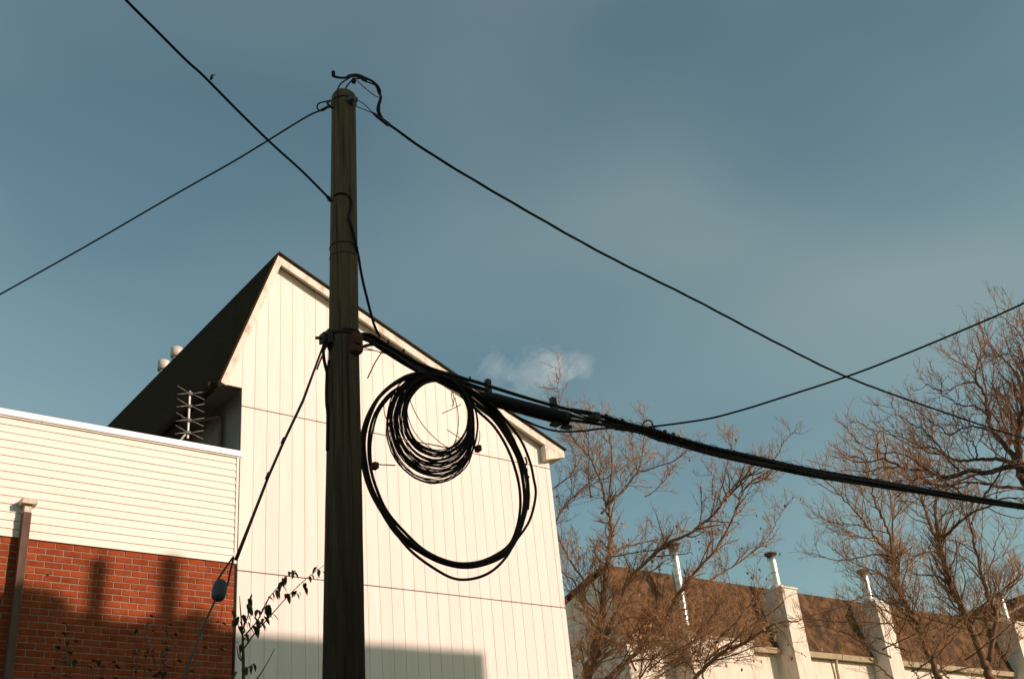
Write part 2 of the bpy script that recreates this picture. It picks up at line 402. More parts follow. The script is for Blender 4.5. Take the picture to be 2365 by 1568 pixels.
for k in range(npl):
    z = ZS0 - .012 + k * EXPO
    xl, xr = XW, XE - .035
    s = MB(); dz = EXPO + .006
    y_a = YS + rnd.uniform(-.0008, .0008)
    s.prism_x([(y_a, z), (y_a + .018, z), (y_a + .020, z + dz), (y_a + .0135, z + dz), (y_a + .001, z + .012)], xl, xr)
    s.build('siding_plank', 'siding_vinyl', bb)
MB().box((XE - .033, YS - .008, ZS0 - .02), (XE + .004, YG - .018, ZCAP - .03)).build('corner_trim', 'siding_vinyl', bb, bevel=.003)
cap = MB().box((XW, YS - .03, ZCAP - .055), (XE + .05, YS + .25, ZCAP + .03)).build('roof_edge_flashing', 'flashing_white', bb, bevel=.006)
MB().box((XW, YS - .012, ZCAP - .075), (XE + .03, YS + .02, ZCAP - .057)).build('drip_edge', 'soffit_paint', bb)
for xj in (on_y((98, 965), YS).x,):
    MB().box((xj - .006, YS - .033, ZCAP - .058), (xj + .006, YS - .029, ZCAP + .032)).build('flashing_seam', 'soffit_paint', cap)
# bricks: singles where the picture shows them, the rest joined
BLN, BHT, JT = .2136, .0819, .011
bw, bh = BLN - JT, BHT - JT
def brick_mesh(w):
    s = MB(); c_ = .003
    s.v = [(0, .02, 0), (w, .02, 0), (w, .02, bh), (0, .02, bh), (c_, 0, c_), (w - c_, 0, c_), (w - c_, 0, bh - c_), (c_, 0, bh - c_)]
    s.f = [(4, 5, 6, 7), (0, 4, 7, 3), (5, 1, 2, 6), (0, 1, 5, 4), (7, 6, 2, 3)]
    me = bpy.data.meshes.new('brick'); me.from_pydata(s.v, [], s.f); me.materials.append(MATS['brick_clay']); return me
bm_cache = {}
slots = []
row = 0; ztop_b = ZS0 - .014
while True:
    z = ztop_b - (row + 1) * BHT + JT * .5
    if z < .05: break
    offx = (row % 2) * BLN * .5 + rnd.uniform(-.006, .006)
    xx = XE - .014
    first = bw if row % 2 == 0 else bw * .5 - JT * .25
    w = first
    while xx > XW:
        slots.append((xx - w, z, w, row)); xx -= w + JT; w = bw
    row += 1
def prj(p):
    v = V(p) - CAMPOS; zz = v.dot(FW); return (QW / 2 + FPX * v.dot(RT) / zz, QH / 2 - FPX * v.dot(UP) / zz)
vis = []
for sl in slots:
    q = prj((sl[0] + sl[2] / 2, YBK, sl[1] + bh / 2))
    if -30 < q[0] < 560 and q[1] < QH + 12: vis.append((-(q[0] > 0) * 1 - sl[1] * .001, sl))
vis.sort(key=lambda t: t[0]); singles = set(t[1] for t in vis[:300])
rest = MB()
for sl in slots:
    x, z, w, rw = sl
    if sl in singles:
        kk = round(w, 4)
        if kk not in bm_cache: bm_cache[kk] = brick_mesh(w)
        o = bpy.data.objects.new('brick', bm_cache[kk]); COL.objects.link(o); o.parent = bb
        o.location = V((x + rnd.uniform(-.0015, .0015), YBK + rnd.uniform(-.003, .002), z + rnd.uniform(-.0012, .0012))) - world_loc(bb)
        o.rotation_euler = (0, rnd.uniform(-.003, .003), rnd.uniform(-.006, .006))
    else:
        j = len(rest.v); y0 = YBK + rnd.uniform(-.002, .002)
        rest.v += [(x, y0 + .02, z), (x + w, y0 + .02, z), (x + w, y0 + .02, z + bh), (x, y0 + .02, z + bh), (x + .003, y0, z + .003), (x + w - .003, y0, z + .003), (x + w - .003, y0, z + bh - .003), (x + .003, y0, z + bh - .003)]
        rest.f += [tuple(j + a for a in f) for f in ((4, 5, 6, 7), (0, 4, 7, 3), (5, 1, 2, 6), (0, 1, 5, 4), (7, 6, 2, 3))]
rest.build('lower_brickwork', 'brick_clay', bb, kind='stuff')
hq = on_y(d5((568, 992)), YBK - .004)
MB().tube([hq, hq + V((0, .03, 0))], .014, 8).build('wall_hole', 'dark_steel', bb)

# square vent post in front of the bricks
YP = YG - .20
pt = on_y(d5((330, 250)), YP); pb = on_y(d5((232, 1170)), YP)
post = empty('vent_post', (pt.x, YP, 0), 'square brown post with a tin box cap in front of the siding', 'post')
hw = .048
MB().box((pt.x - hw, YP, 0), (pt.x + hw, YP + .10, pt.z)).build('shaft', 'post_paint', post, bevel=.006)
nk = on_y(d5((350, 165)), YP)
MB().box((pt.x - hw + .006, YP + .006, pt.z + .001), (pt.x + hw - .006, YP + .094, nk.z)).build('neck', 'weathered_tin', post, bevel=.004)
ct = on_y(d5((365, 85)), YP - .04)
MB().box((pt.x - .09, YP - .045, nk.z), (pt.x + .09, YP + .115, ct.z)).build('cap', 'weathered_tin', post, bevel=.005)
MB().box((pt.x - .07, YP + .0, ct.z), (pt.x + .07, YP + .1, ct.z + .012)).build('cap_lid', 'brown_metal', post)

# rooftop television antenna
YA = YG + .12
ab = on_y(a1((935, 318)), YA); am = on_y(a1((990, 270)), YA); at_ = on_y(a1((998, 62)), YA)
ant = empty('television_antenna', (ab.x, YA, ZCAP), 'four-bay metal television antenna clamped to the white roof edge', 'antenna')
MB().tube([ab - V((0, 0, .04)), am + V((-.05, 0, -.05)), am + V((-.01, 0, -.01))], .016, 8).build('bracket', 'aluminium', ant)
MB().box((ab.x - .05, YA - .05, ZCAP + .028), (ab.x + .05, YA + .05, ZCAP + .05)).build('base_plate', 'aluminium', ant)
MB().box((am.x - .013, YA - .012, am.z - .09), (am.x + .013, YA + .012, at_.z + .03)).build('mast', 'aluminium', ant, bevel=.003)
for cy in (64, 130, 205, 272):
    cc = on_y(a1((996, cy)), YA - .02); cc.x = am.x
    bay = MB().box((cc.x - .028, cc.y - .02, cc.z - .02), (cc.x + .028, cc.y + .0, cc.z + .02)).build('insulator_block', 'dark_steel', ant)
    for sx in (-1, 1):
        for dz in (.065, -.065):
            e = cc + V((sx * .205, -.03, dz))
            MB().tube([cc + V((sx * .02, -.01, 0)), e], .0032, 5).build('whisker', 'aluminium', bay)

# ------------------------------------------------------------------ utility pole
PD = 6.6
PT = at_d((794, 216), PD); PB = at_d((794, 1568), PD)
lean = (PT - PB) / (PT.z - PB.z)
def pole_at(z): return PB + lean * (z - PB.z)
def pole_r(z):
    pts = [(0, .132), (2.98, .1215), (4.0, .113), (5.2, .0985), (6.2, .093), (7.35, .0885)]
    for (a, ra), (b, rb) in zip(pts, pts[1:]):
        if z <= b: return ra + (rb - ra) * (z - a) / (b - a)
    return pts[-1][1]
def pole_q(q, off=0.0):                          # point of the pole's near side seen at q
    z = at_d(q, PD).z
    for _ in range(3):
        c_ = pole_at(z); r = pole_r(z) + off; d = qray(*q); o = CAMPOS
        a = d.x ** 2 + d.y ** 2; b = 2 * ((o.x - c_.x) * d.x + (o.y - c_.y) * d.y); e = (o.x - c_.x) ** 2 + (o.y - c_.y) ** 2 - r * r
        D_ = b * b - 4 * a * e
        t = (-b - sqrt(max(D_, 0))) / (2 * a); p = o + d * t; z = p.z
    return p
pole = empty('utility_pole', (pole_at(0).x, pole_at(0).y, 0), 'tall weathered wooden utility pole in the foreground', 'utility pole')
ZT = PT.z - .045
zs = [-.3 + i * (ZT + .3) / 60 for i in range(61)]
s = MB(); SD = 40; s.smooth = True
for i, z in enumerate(zs):
    c_ = pole_at(z); r = pole_r(z)
    for j in range(SD):
        a = 2 * pi * j / SD
        rr = r * (1 + .010 * sin(3 * a + z * .7) + .008 * sin(7 * a + z * .4) + .006 * rnd.uniform(-1, 1)) - (.004 if j % 9 == 4 and (int(z * 3) % 5) else 0)
        s.v.append((c_.x + rr * cos(a), c_.y + rr * sin(a), z))
for rr_, dz in ((.985, .010), (.92, .020), (.6, .026)):
    c_ = pole_at(ZT + dz)
    for j in range(SD):
        a = 2 * pi * j / SD; s.v.append((c_.x + pole_r(9) * rr_ * cos(a), c_.y + pole_r(9) * rr_ * sin(a), ZT + dz + .006 * sin(a * 2) * (rr_ < .95)))
nr = len(s.v) // SD
for i in range(nr - 1):
    for j in range(SD):
        a = i * SD + j; b = i * SD + (j + 1) % SD; s.f.append((a, b, b + SD, a + SD))
s.f.append(tuple(range((nr - 1) * SD, nr * SD)))
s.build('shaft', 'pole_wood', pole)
YPL = PT.y                                        # vertical plane of the line of cables, along X
def ring(z, r_off, h, m, name, tilt=0):
    c_ = pole_at(z); pts = []
    for j in range(33):
        a = 2 * pi * j / 32; r = pole_r(z) + r_off
        pts.append((c_.x + r * cos(a), c_.y + r * sin(a), z + tilt * cos(a)))
    return MB().tube(pts, h, 6, False).build(name, m, pole)
zb = at_d((794, 785), PD).z
ring(at_d((794, 775), PD).z, .004, .009, 'dark_steel', 'guy_band', .012)
ring(at_d((794, 783), PD).z, .004, .009, 'dark_steel', 'guy_band', -.008)
ring(at_d((794, 575), PD).z, .002, .004, 'dark_steel', 'strap_wire')
ring(at_d((794, 598), PD).z, .001, .003, 'dark_steel', 'strap_wire')
ring(at_d((794, 240), PD).z, .002, .005, 'dark_steel', 'strap_wire')
# through bolt with square washers on the left, rusty clamp on the right
bl = on_plane(d2((275, 362)), pole_at(zb), radians(0)); br = on_plane(d2((520, 370)), pole_at(zb), radians(0))
MB().tube([bl, br], .011, 8).build('through_bolt', 'dark_steel', pole)
for u0, u1, w in ((360, 395, .034), (395, 430, .026), (420, 500, .045)):
    pa = on_plane(d2((u0, 366)), pole_at(zb), 0); pb_ = on_plane(d2((u1, 368)), pole_at(zb), 0)
    MB().box((pa.x, pa.y - w, pa.z - w), (pb_.x, pb_.y + w, pb_.z + w)).build('washer', 'dark_steel', pole, bevel=.006)
hk = on_plane(d2((440, 320)), pole_at(zb), 0); hk2 = on_plane(d2((455, 245)), pole_at(zb), 0)
MB().tube([hk, (hk + hk2) / 2, hk2], [.014, .013, .006], 6).build('hook', 'dark_steel', pole)
cp = pole_q(d2((900, 450)), .02)
MB().box((cp.x - .035, cp.y - .03, cp.z - .07), (cp.x + .045, cp.y + .06, cp.z + .07)).build('clamp_bracket', 'rusty_steel', pole, bevel=.015)
MB().box((cp.x - .02, cp.y - .045, cp.z - .02), (cp.x + .02, cp.y - .03, cp.z + .02)).build('clamp_nut', 'rusty_steel', pole, bevel=.006)
# bulging sleeve of mixed straps below the band, left side
lp = [on_plane(d2(p), pole_at(zb), 0) for p in ((440, 420), (462, 520), (480, 600))]
MB().tube([p + V((.035, 0, 0)) for p in lp], [.03, .03, .012], 10).build('cable_guard', 'black_cable', pole)
# insulators and dead-end hardware at the top
ins = pole_q(c3((630, 370)), .012)
MB().tube([ins + V((.02, .02, 0)), ins + V((0, 0, 0)), ins - V((.015, .03, 0))], [.02, .033, .024], 12).build('insulator', 'porcelain_grey', pole)
ie = on_plane(c3((672, 372)), PT, 0)
MB().tube([ie - V((.03, 0, 0)), ie, ie + V((.012, 0, 0))], [.022, .028, .016], 10).build('insulator', 'porcelain_grey', pole)
cl = on_plane(c3((432, 425)), PT, 0)
MB().tube([cl + V((.03, 0, -.005)), cl, cl + V((-.02, 0, .03)), cl + V((.005, 0, .05))], .010, 8).build('clevis', 'dark_steel', pole)
st = pole_q(d8((348, 326)), .004)
MB().tube([st + V((0, .01, 0)), st - V((0, .004, 0))], .007, 8).build('staple', 'galvanized', pole)
bk = on_plane(d8((175, 165)), pole_at(6.2), 0)
MB().tube([bk + V((.05, 0, .0)), bk, bk - V((.012, 0, 0))], [.012, .012, .018], 8).build('eye_bolt', 'dark_steel', pole)
# thin ground wire clipped down the pole
gw = [pole_q(d8(p), .004) for p in ((212, 128), (250, 108), (300, 105), (350, 130), (378, 180), (368, 250), (348, 320))]
gw2 = [pole_q(d8(p), .010) for p in ((348, 330), (372, 400), (395, 480), (415, 570), (432, 650))]
gw3 = [on_plane(d8(p), pole_at(6), 0) for p in ((447, 720), (462, 820), (490, 960), (520, 1080), (560, 1240), (600, 1370), (648, 1465))]
lead = empty('lead_cable', st, 'thin black cable running down the pole and bowing out to the thick cables', 'cable')
MB().tube(spline(gw, 5), .007, 6).build('loop', 'black_cable', lead)
MB().tube(spline(gw2 + gw3, 5), .0098, 8).build('cable', 'black_cable', lead)
# riser cable along the left side below the band
rs = [on_plane(d2(p), pole_at(4.8), 0) for p in ((415, 470), (395, 560), (402, 680), (425, 800), (450, 900), (450, 1000), (443, 1200), (448, 1400))]
rs += [on_plane(q, pole_at(4), 0) for q in ((757, 960), (756, 1040))]
ris = empty('riser_cable', rs[-1], 'black cable hanging down the left side of the pole below the steel band', 'cable')
MB().tube(spline(rs, 5), .011, 8).build('cable', 'black_cable', ris)
rs2 = [on_plane(d2(p), pole_at(4.8), 0) for p in ((480, 720), (470, 800), (452, 880), (448, 960), (470, 1040))]
MB().tube(spline(rs2, 5), .008, 8).build('tail', 'black_cable', ris)

# ------------------------------------------------------------------ wires in the sky
def twisted(path, r, n, ro, pitch, rel=1):
    """n strands wound round a path, as a list of MBs"""
    pts = spline(path, 10); acc = 0; res = [[] for _ in range(n)]
    # resample finely
    fine = []
    for a, b in zip(pts, pts[1:]):
        m = max(1, int((b - a).length / (pitch / 9)))
        for k in range(m): fine.append(a.lerp(b, k / m))
    fine.append(pts[-1])
    for i, p in enumerate(fine):
        t = (fine[min(i + 1, len(fine) - 1)] - fine[max(i - 1, 0)]).normalized()
        u = V((0, 0, 1)) - t * t.z; u.normalize(); w = t.cross(u)
        if i: acc += (fine[i] - fine[i - 1]).length
        for k in range(n):
            a = 2 * pi * (acc / pitch + k / n)
            res[k].append(p + (u * cos(a) + w * sin(a)) * ro)
    return [MB().tube(s_, r, 6) for s_ in res]

# service drop: from the pole top far away to the right
AZD = radians(2)
dq = [c3((925, 548)), c3((980, 590)), (905, 293), (1010, 365), (1200, 478), (1400, 590), (1600, 690), (1800, 795), (1960, 872), (2160, 945), (2365, 1012)]
dp = [on_plane(q, PT, AZD) for q in dq]
dd = (dp[-1] - dp[-2]); dp += [dp[-1] + dd * .9 + V((0, 0, .12)), dp[-1] + dd * 2.2 + V((0, 0, .5))]
drop = empty('service_drop_wire', dp[0], 'twisted black service wire running from the pole top down to the right', 'wire')
for s in twisted(dp, .0060, 3, .0055, 1.15): s.build('strand', 'black_cable', drop)
lp1 = [c3(p) for p in ((468, 118), (472, 150), (500, 170), (560, 174), (620, 160), (690, 148), (770, 168), (845, 222), (888, 290), (897, 350), (880, 430), (888, 490), (930, 550))]
lp2 = [c3(p) for p in ((590, 165), (620, 140), (690, 138), (760, 160), (830, 205), (880, 270), (890, 350), (876, 420), (870, 470), (905, 535), (925, 550))]
lp3 = [c3(p) for p in ((560, 305), (575, 272), (610, 220), (655, 180), (720, 180), (760, 195), (840, 240), (880, 300))]
lp4 = [c3(p) for p in ((495, 310), (508, 275), (540, 218), (590, 182), (650, 158), (740, 178))]
for l, r in ((lp1, .0095), (lp2, .008), (lp3, .006), (lp4, .006)):
    pp = [on_plane(q, PT, AZD) + V((0, rnd.uniform(-.012, .012), 0)) for q in l]
    MB().tube(spline(pp, 5), r, 7).build('jumper_loop', 'black_cable', drop)
e0 = on_plane(lp1[0], PT, AZD); MB().tube([e0 + V((0, 0, .008)), e0 - V((-.002, 0, .035))], .014, 8).build('taped_end', 'black_cable', drop)
kb = on_plane(c3((655, 195)), PT, AZD); MB().box(tuple(kb - V((.014, .014, .02))), tuple(kb + V((.014, .014, .02)))).build('connector', 'black_cable', drop, bevel=.004)
kc = [on_plane(c3(p), PT, AZD) for p in ((730, 178), (770, 192))]; MB().tube(kc, .013, 8).build('connector', 'black_cable', drop)
for l in (((680, 190), (760, 262), (830, 318), (880, 345)), ((682, 365), (760, 416), (825, 485), (868, 520)), ((675, 425), (760, 460), (825, 487))):
    MB().tube(spline([on_plane(c3(p), PT, AZD) for p in l], 4), .0038, 5).build('tie_wire', 'galvanized', drop)
kd = [on_plane(c3(p), PT, AZD) for p in ((820, 480), (865, 515), (970, 602))]; MB().tube(kd, [.007, .014, .012], 8).build('wedge_clamp', 'dark_steel', drop)

# wire from the pole top away to the left
AZL = radians(117)
lq = [c3((440, 432)), c3((350, 466)), (700, 275), (550, 367), (400, 452), (200, 568), (0, 680)]
lpth = [on_plane(q, PT, AZL) for q in lq]; dd = lpth[-1] - lpth[-2]; lpth += [lpth[-1] + dd * 1.5]
wl = empty('span_wire', lpth[0], 'thin wire falling from the pole top to the left edge', 'wire')
MB().tube(spline(lpth, 6), .0068, 6).build('wire', 'black_cable', wl)
lo = [on_plane(c3(p), PT, AZL) for p in ((452, 372), (350, 394), (324, 418), (326, 450), (350, 466))]
MB().tube(spline(lo, 6), .006, 6).build('tail_loop', 'black_cable', wl)
gr = [on_plane(c3(p), PT, AZL) for p in ((350, 466), (372, 458), (420, 432), (448, 425))]
MB().tube(gr, [.010, .013, .011, .012], 8).build('grip', 'dark_steel', wl)
# wire from the pole towards the upper left, over the camera
AZ2 = radians(207)
p2b = pole_at(at_d((794, 460), PD).z)
wq = [d8((178, 166)), (700, 398), (625, 330), (545, 252), (470, 176), (430, 140), (360, 70), (290, 0)]
wp = [on_plane(q, p2b, AZ2) for q in wq]; dd = wp[-1] - wp[-2]; wp += [wp[-1] + dd * 2 + V((0, 0, .02)), wp[-1] + dd * 6 + V((0, 0, .2))]
w2 = empty('overhead_wire', wp[0], 'black wire crossing the sky from the pole to the top left edge', 'wire')
MB().tube(spline(wp, 6), .0082, 7).build('wire', 'black_cable', w2)
MB().tube([wp[0] - V((-.02, 0, 0)), wp[0], wp[0].lerp(wp[1], .12)], [.012, .018, .011], 8).build('end_clamp', 'dark_steel', w2)

# thick bundle of communication cables along X
YBN = pole_at(zb).y
def bp(q, dy=0.0): return on_y(q, YBN + dy)
bun = empty('cable_bundle', bp((1560, 1012)), 'thick lashed bundle of black cables running right from the pole', 'cable bundle')
cent = [d6((560, 790)), d6((700, 835)), d6((850, 880)), d6((1000, 930)), d6((1150, 985)), d6((1400, 1050)), d6((1700, 1120)), d6((2000, 1178)), d6((2365, 1236)), (2080, 1125), (2220, 1150), (2365, 1172)]
cent = [(1399, 971), (1440, 983), (1500, 997), (1560, 1018), (1640, 1040), (1760, 1066), (1880, 1092), (2000, 1113), (2120, 1132), (2240, 1152), (2365, 1170)]
cp3 = [bp(q) for q in cent]; dd = cp3[-1] - cp3[-2]; cp3 += [cp3[-1] + dd * (1 + i) * 1.5 + V((0, 0, .01 * i)) for i in range(1, 5)]
fine = spline(cp3, 4)
ro = random.Random(11)
offs = [(0, .0, .022), (.035, .01, .017), (-.032, .012, .018), (.012, .034, .012), (-.012, -.036, .016), (.028, -.026, .014), (-.03, -.018, .012), (.0, .048, .009), (.045, -.006, .009)]
for (oy, oz, r) in offs:
    ph = ro.uniform(0, 6); pts = []
    for i, p in enumerate(fine):
        a = .25 * sin(i * .35 + ph); k = .72 + .2 * sin(i * .21 + ph)
        spread = 1.0 + .4 * max(0, 1 - i / 10)
        y = (oy * cos(a) - oz * sin(a)) * k * spread; z = (oy * sin(a) + oz * cos(a)) * k * spread
        pts.append(p + V((0, y, z)))
    MB().tube(pts, r * .88, 8).build('cable', 'black_cable', bun)
lash = []
acc = 0
for i in range(len(fine) - 1):
    a_, b_ = fine[i], fine[i + 1]
    for k in range(8):
        p = a_.lerp(b_, k / 8); an = (i * 8 + k) * .55
        lash.append(p + V((0, .052 * cos(an), .052 * sin(an))))
MB().tube(lash, .0025, 4).build('lashing_wire', 'dark_steel', bun)
low = [d6(p) for p in ((640, 868), (780, 885), (900, 915), (1000, 958), (1150, 1000), (1300, 1040), (1600, 1108), (1900, 1172), (2100, 1205), (2250, 1228))]
MB().tube(spline([bp(q, -.04) for q in low], 5), .010, 7).build('slack_cable', 'black_cable', bun)
for qx, qy in (d6((700, 795)), d6((1080, 890)), d6((1155, 915)), d6((790, 885)), d6((570, 855))):
    p = bp((qx, qy), -.02); MB().box(tuple(p - V((.012, .012, .012))), tuple(p + V((.012, .012, .012)))).build('clip', 'dark_steel', bun, bevel=.003)
# cables from the pole into the bundle
near = [
    ([(335, 108), (400, 112), (480, 160), (600, 232), (700, 284), (850, 335), (1000, 376), (1200, 440), (1420, 505), (1568, 540)], .013, 0),
    ([(325, 115), (400, 128), (480, 178), (590, 248), (690, 300), (830, 350), (980, 400)], .017, .02),
    ([(320, 122), (390, 140), (470, 192), (580, 262), (680, 318), (800, 372), (900, 410)], .016, -.02),
    ([(345, 182), (400, 166), (450, 172), (520, 212), (600, 270), (680, 322), (780, 372), (900, 430)], .011, -.035),
    ([(470, 180), (560, 240), (650, 292), (760, 330), (900, 370), (1050, 420)], .014, -.01),
    ([(500, 200), (600, 262), (700, 315), (820, 360), (950, 420), (1040, 470)], .018, .0),
    ([(740, 300), (860, 330), (960, 362), (1060, 392), (1180, 430), (1300, 470), (1420, 506), (1500, 528)], .008, .03),
]
for l, r, dy in near:
    MB().tube(spline([bp(c4(p), dy) for p in l], 5), r, 8).build('cable', 'black_cable', bun)
for l, r in ((((345, 120), (420, 150), (520, 222)), .0035), (((345, 190), (430, 200), (530, 228)), .0035), (((360, 178), (450, 206), (530, 226)), .003), (((475, 190), (430, 260), (405, 310), (385, 352)), .0045)):
    MB().tube(spline([bp(c4(p), -.03) for p in l], 4), r, 5).build('tie_wire', 'dark_steel', bun)
for p in ((500, 146), (586, 196), (955, 350)):
    q = bp(c4(p)); MB().tube([q - V((0, 0, .02)), q + V((0, 0, .008))], .008, 6).build('clip', 'dark_steel', bun)

# splice closure hanging under the strand
sa = bp(c5((330, 440)), -.03); sb = bp(c5((1050, 630)), -.03)
ax_ = (sb - sa).normalized()
spl = empty('splice_closure', (sa + sb) / 2, 'black cylindrical splice closure hanging in the cable line right of the coils', 'splice closure')
def along(t): return sa + (sb - sa) * t
MB().tube([along(t) for t in (-.05, 0, .02, .1, .11, .5, .51, .92, .93, .985, 1.0)], [.030, .043, .049, .049, .051, .051, .0525, .0525, .056, .056, .046], 24).build('body', 'closure_plastic', spl)
MB().tube([along(1.0), along(1.012), along(1.03)], [.058, .058, .04], 20).build('end_cap', 'closure_plastic', spl)
for t in (.86, 1.0):
    p = along(t) - V((0, .0, .066)); MB().box(tuple(p - V((.035, .03, .012))), tuple(p + V((.035, .03, .01)))).build('latch', 'closure_plastic', spl, bevel=.004)
for u, v in ((362, 290), (945, 452)):
    t_ = bp(c5((u, v - 6))); b_ = bp(c5((u, v + 120)))
    hc = MB().box((b_.x - .013, b_.y - .02, b_.z), (t_.x + .013, t_.y + .02, t_.z)).build('hanger_clamp', 'dark_steel', spl, bevel=.003)
    mp3 = b_.lerp(t_, .45); MB().tube([mp3 - V((.02, .025, 0)), mp3 + V((.02, -.025, 0))], .009, 6).build('bolt', 'dark_steel', hc)
tails = [
    ([(1090, 590), (1200, 625), (1300, 630), (1400, 650), (1560, 668)], .011, 0), ([(1085, 640), (1200, 655), (1320, 672), (1450, 690), (1560, 690)], .013, -.03),
    ([(1090, 610), (1180, 622), (1290, 655), (1400, 690), (1500, 712)], .009, -.045), ([(1130, 575), (1200, 600), (1290, 630)], .006, -.02),
    ([(1095, 545), (1250, 570), (1400, 612), (1540, 655), (1640, 685)], .012, 0), ([(1095, 562), (1240, 590), (1400, 625), (1560, 665)], .007, .02),
]
for l, r, dy in tails: MB().tube(spline([bp(c5(p), dy) for p in l], 5), r, 8).build('tail_cable', 'black_cable', spl)
sbk = bp(c5((1310, 622)), -.02); MB().box(tuple(sbk - V((.03, .045, .035))), tuple(sbk + V((.03, .045, .035)))).build('spacer_block', 'dark_steel', spl, bevel=.01)
# slack drop hanging below the closure
sl = [(430, 480), (540, 570), (680, 640), (820, 700), (950, 735), (1080, 744), (1230, 735), (1360, 718), (1480, 712), (1580, 720)]
slk = MB().tube(spline([bp(c5(p), -.05) for p in sl], 6), .0078, 7).build('slack_cable', 'black_cable', loc=bp(c5((1080, 744)), -.05))
tag(slk, 'thin black cable sagging just below the splice closure', 'cable')

# drop wire rising to the right
q0 = bp(d6((930, 858))); q1d = qray(2365, 700); q1 = CAMPOS + q1d * (4.05 / q1d.z)
az = math.atan2(q1.y - q0.y, q1.x - q0.x)
rq = [d6((925, 860)), d6((960, 848)), d6((1200, 818)), d6((1500, 770)), d6((1800, 690)), (1790, 923), (1960, 868), (2080, 822), (2220, 764), (2365, 700)]
rp_ = [on_plane(q, q0, az) for q in rq]; dd = rp_[-1] - rp_[-2]; rp_ += [rp_[-1] + dd * 1.5 + V((0, 0, .05)), rp_[-1] + dd * 5 + V((0, 0, .4))]
rw = empty('drop_wire', q0, 'single black drop wire rising from the cable bundle to the right edge', 'wire')
MB().tube(spline(rp_, 6), .0078, 7).build('wire', 'black_cable', rw)
lq2 = [d6(p) for p in ((878, 850), (890, 815), (915, 795), (945, 792), (965, 808), (975, 840), (990, 868), (1012, 885))]
MB().tube(spline([bp(q) for q in lq2], 6), .006, 7).build('drip_loop', 'black_cable', rw)

# large hanging coil
coil = empty('cable_coil', bp(c4((640, 340))), 'large loop of thick black cable hanging beside the pole', 'cable coil')
loops = [
    ([(720, 318), (610, 335), (520, 385), (440, 462), (388, 570), (358, 690), (362, 820), (395, 950), (465, 1095), (555, 1218), (670, 1312), (800, 1376), (930, 1397), (1060, 1376), (1165, 1312), (1232, 1200), (1266, 1060), (1268, 930), (1240, 800), (1182, 680), (1100, 560), (1000, 462), (900, 395), (800, 350)], .016, 0),
    ([(740, 330), (640, 345), (545, 385), (460, 452), (405, 560), (376, 690), (380, 820), (412, 950), (480, 1090), (568, 1212), (690, 1310), (820, 1368), (950, 1385), (1070, 1362), (1170, 1300), (1240, 1180), (1280, 1040), (1278, 920), (1246, 790), (1188, 666), (1110, 545), (1010, 452), (900, 388)], .015, -.03),
    ([(760, 345), (650, 362), (560, 395), (490, 445), (428, 540), (398, 650), (392, 760), (400, 860), (430, 960), (492, 1085), (585, 1205), (710, 1310), (850, 1366), (980, 1368), (1090, 1335), (1178, 1262), (1222, 1140), (1236, 1010), (1216, 880), (1168, 745), (1088, 620), (1000, 530), (900, 440)], .0135, .02),
    ([(700, 322), (600, 345), (500, 405), (425, 490), (372, 610), (350, 720), (360, 850), (398, 985), (470, 1120), (560, 1235), (640, 1325), (740, 1410), (850, 1462), (930, 1474), (1020, 1462), (1100, 1418), (1160, 1345), (1210, 1270), (1285, 1150), (1318, 1010), (1312, 910), (1288, 815), (1240, 700), (1150, 580), (1060, 490), (950, 410)], .0125, -.055),
    ([(750, 350), (660, 372), (580, 405), (515, 440), (450, 530), (415, 630), (402, 730), (404, 830)], .010, .035),
    ([(990, 500), (1080, 575), (1160, 680), (1220, 800), (1250, 930), (1256, 1050), (1236, 1170), (1196, 1262), (1120, 1330)], .016, -.015),
    ([(1010, 480), (1110, 560), (1180, 660), (1230, 770), (1262, 880), (1278, 980), (1270, 1080)], .014, .02),
    ([(900, 400), (980, 470), (1075, 545), (1150, 640), (1206, 740), (1250, 850), (1290, 900)], .013, .03),
]
for l, r, dy in loops:
    ox_, oy_ = rnd.uniform(-7, 7), rnd.uniform(-6, 8)
    MB().tube(spline([bp(c4((p[0] + ox_ + rnd.uniform(-4, 4), p[1] + oy_ + rnd.uniform(-4, 4))), dy + rnd.uniform(-.006, .006)) for p in l], 5), r * .74, 8).build('cable_turn', 'black_cable', coil)
MB().box(tuple(bp(c4((422, 842)), -.03) - V((.015, .025, .018))), tuple(bp(c4((428, 838)), -.03) + V((.015, .025, .018)))).build('binding_strap', 'rusty_steel', coil, bevel=.006)
MB().tube([bp(c4((440, 831)), -.03), bp(c4((540, 836)), -.05)], .004, 5).build('strap_tail', 'rusty_steel', coil)
MB().tube(spline([bp(c4(p), -.06) for p in ((1262, 790), (1272, 820), (1262, 840), (1275, 866))], 3), .007, 5).build('tie', 'dark_steel', coil)

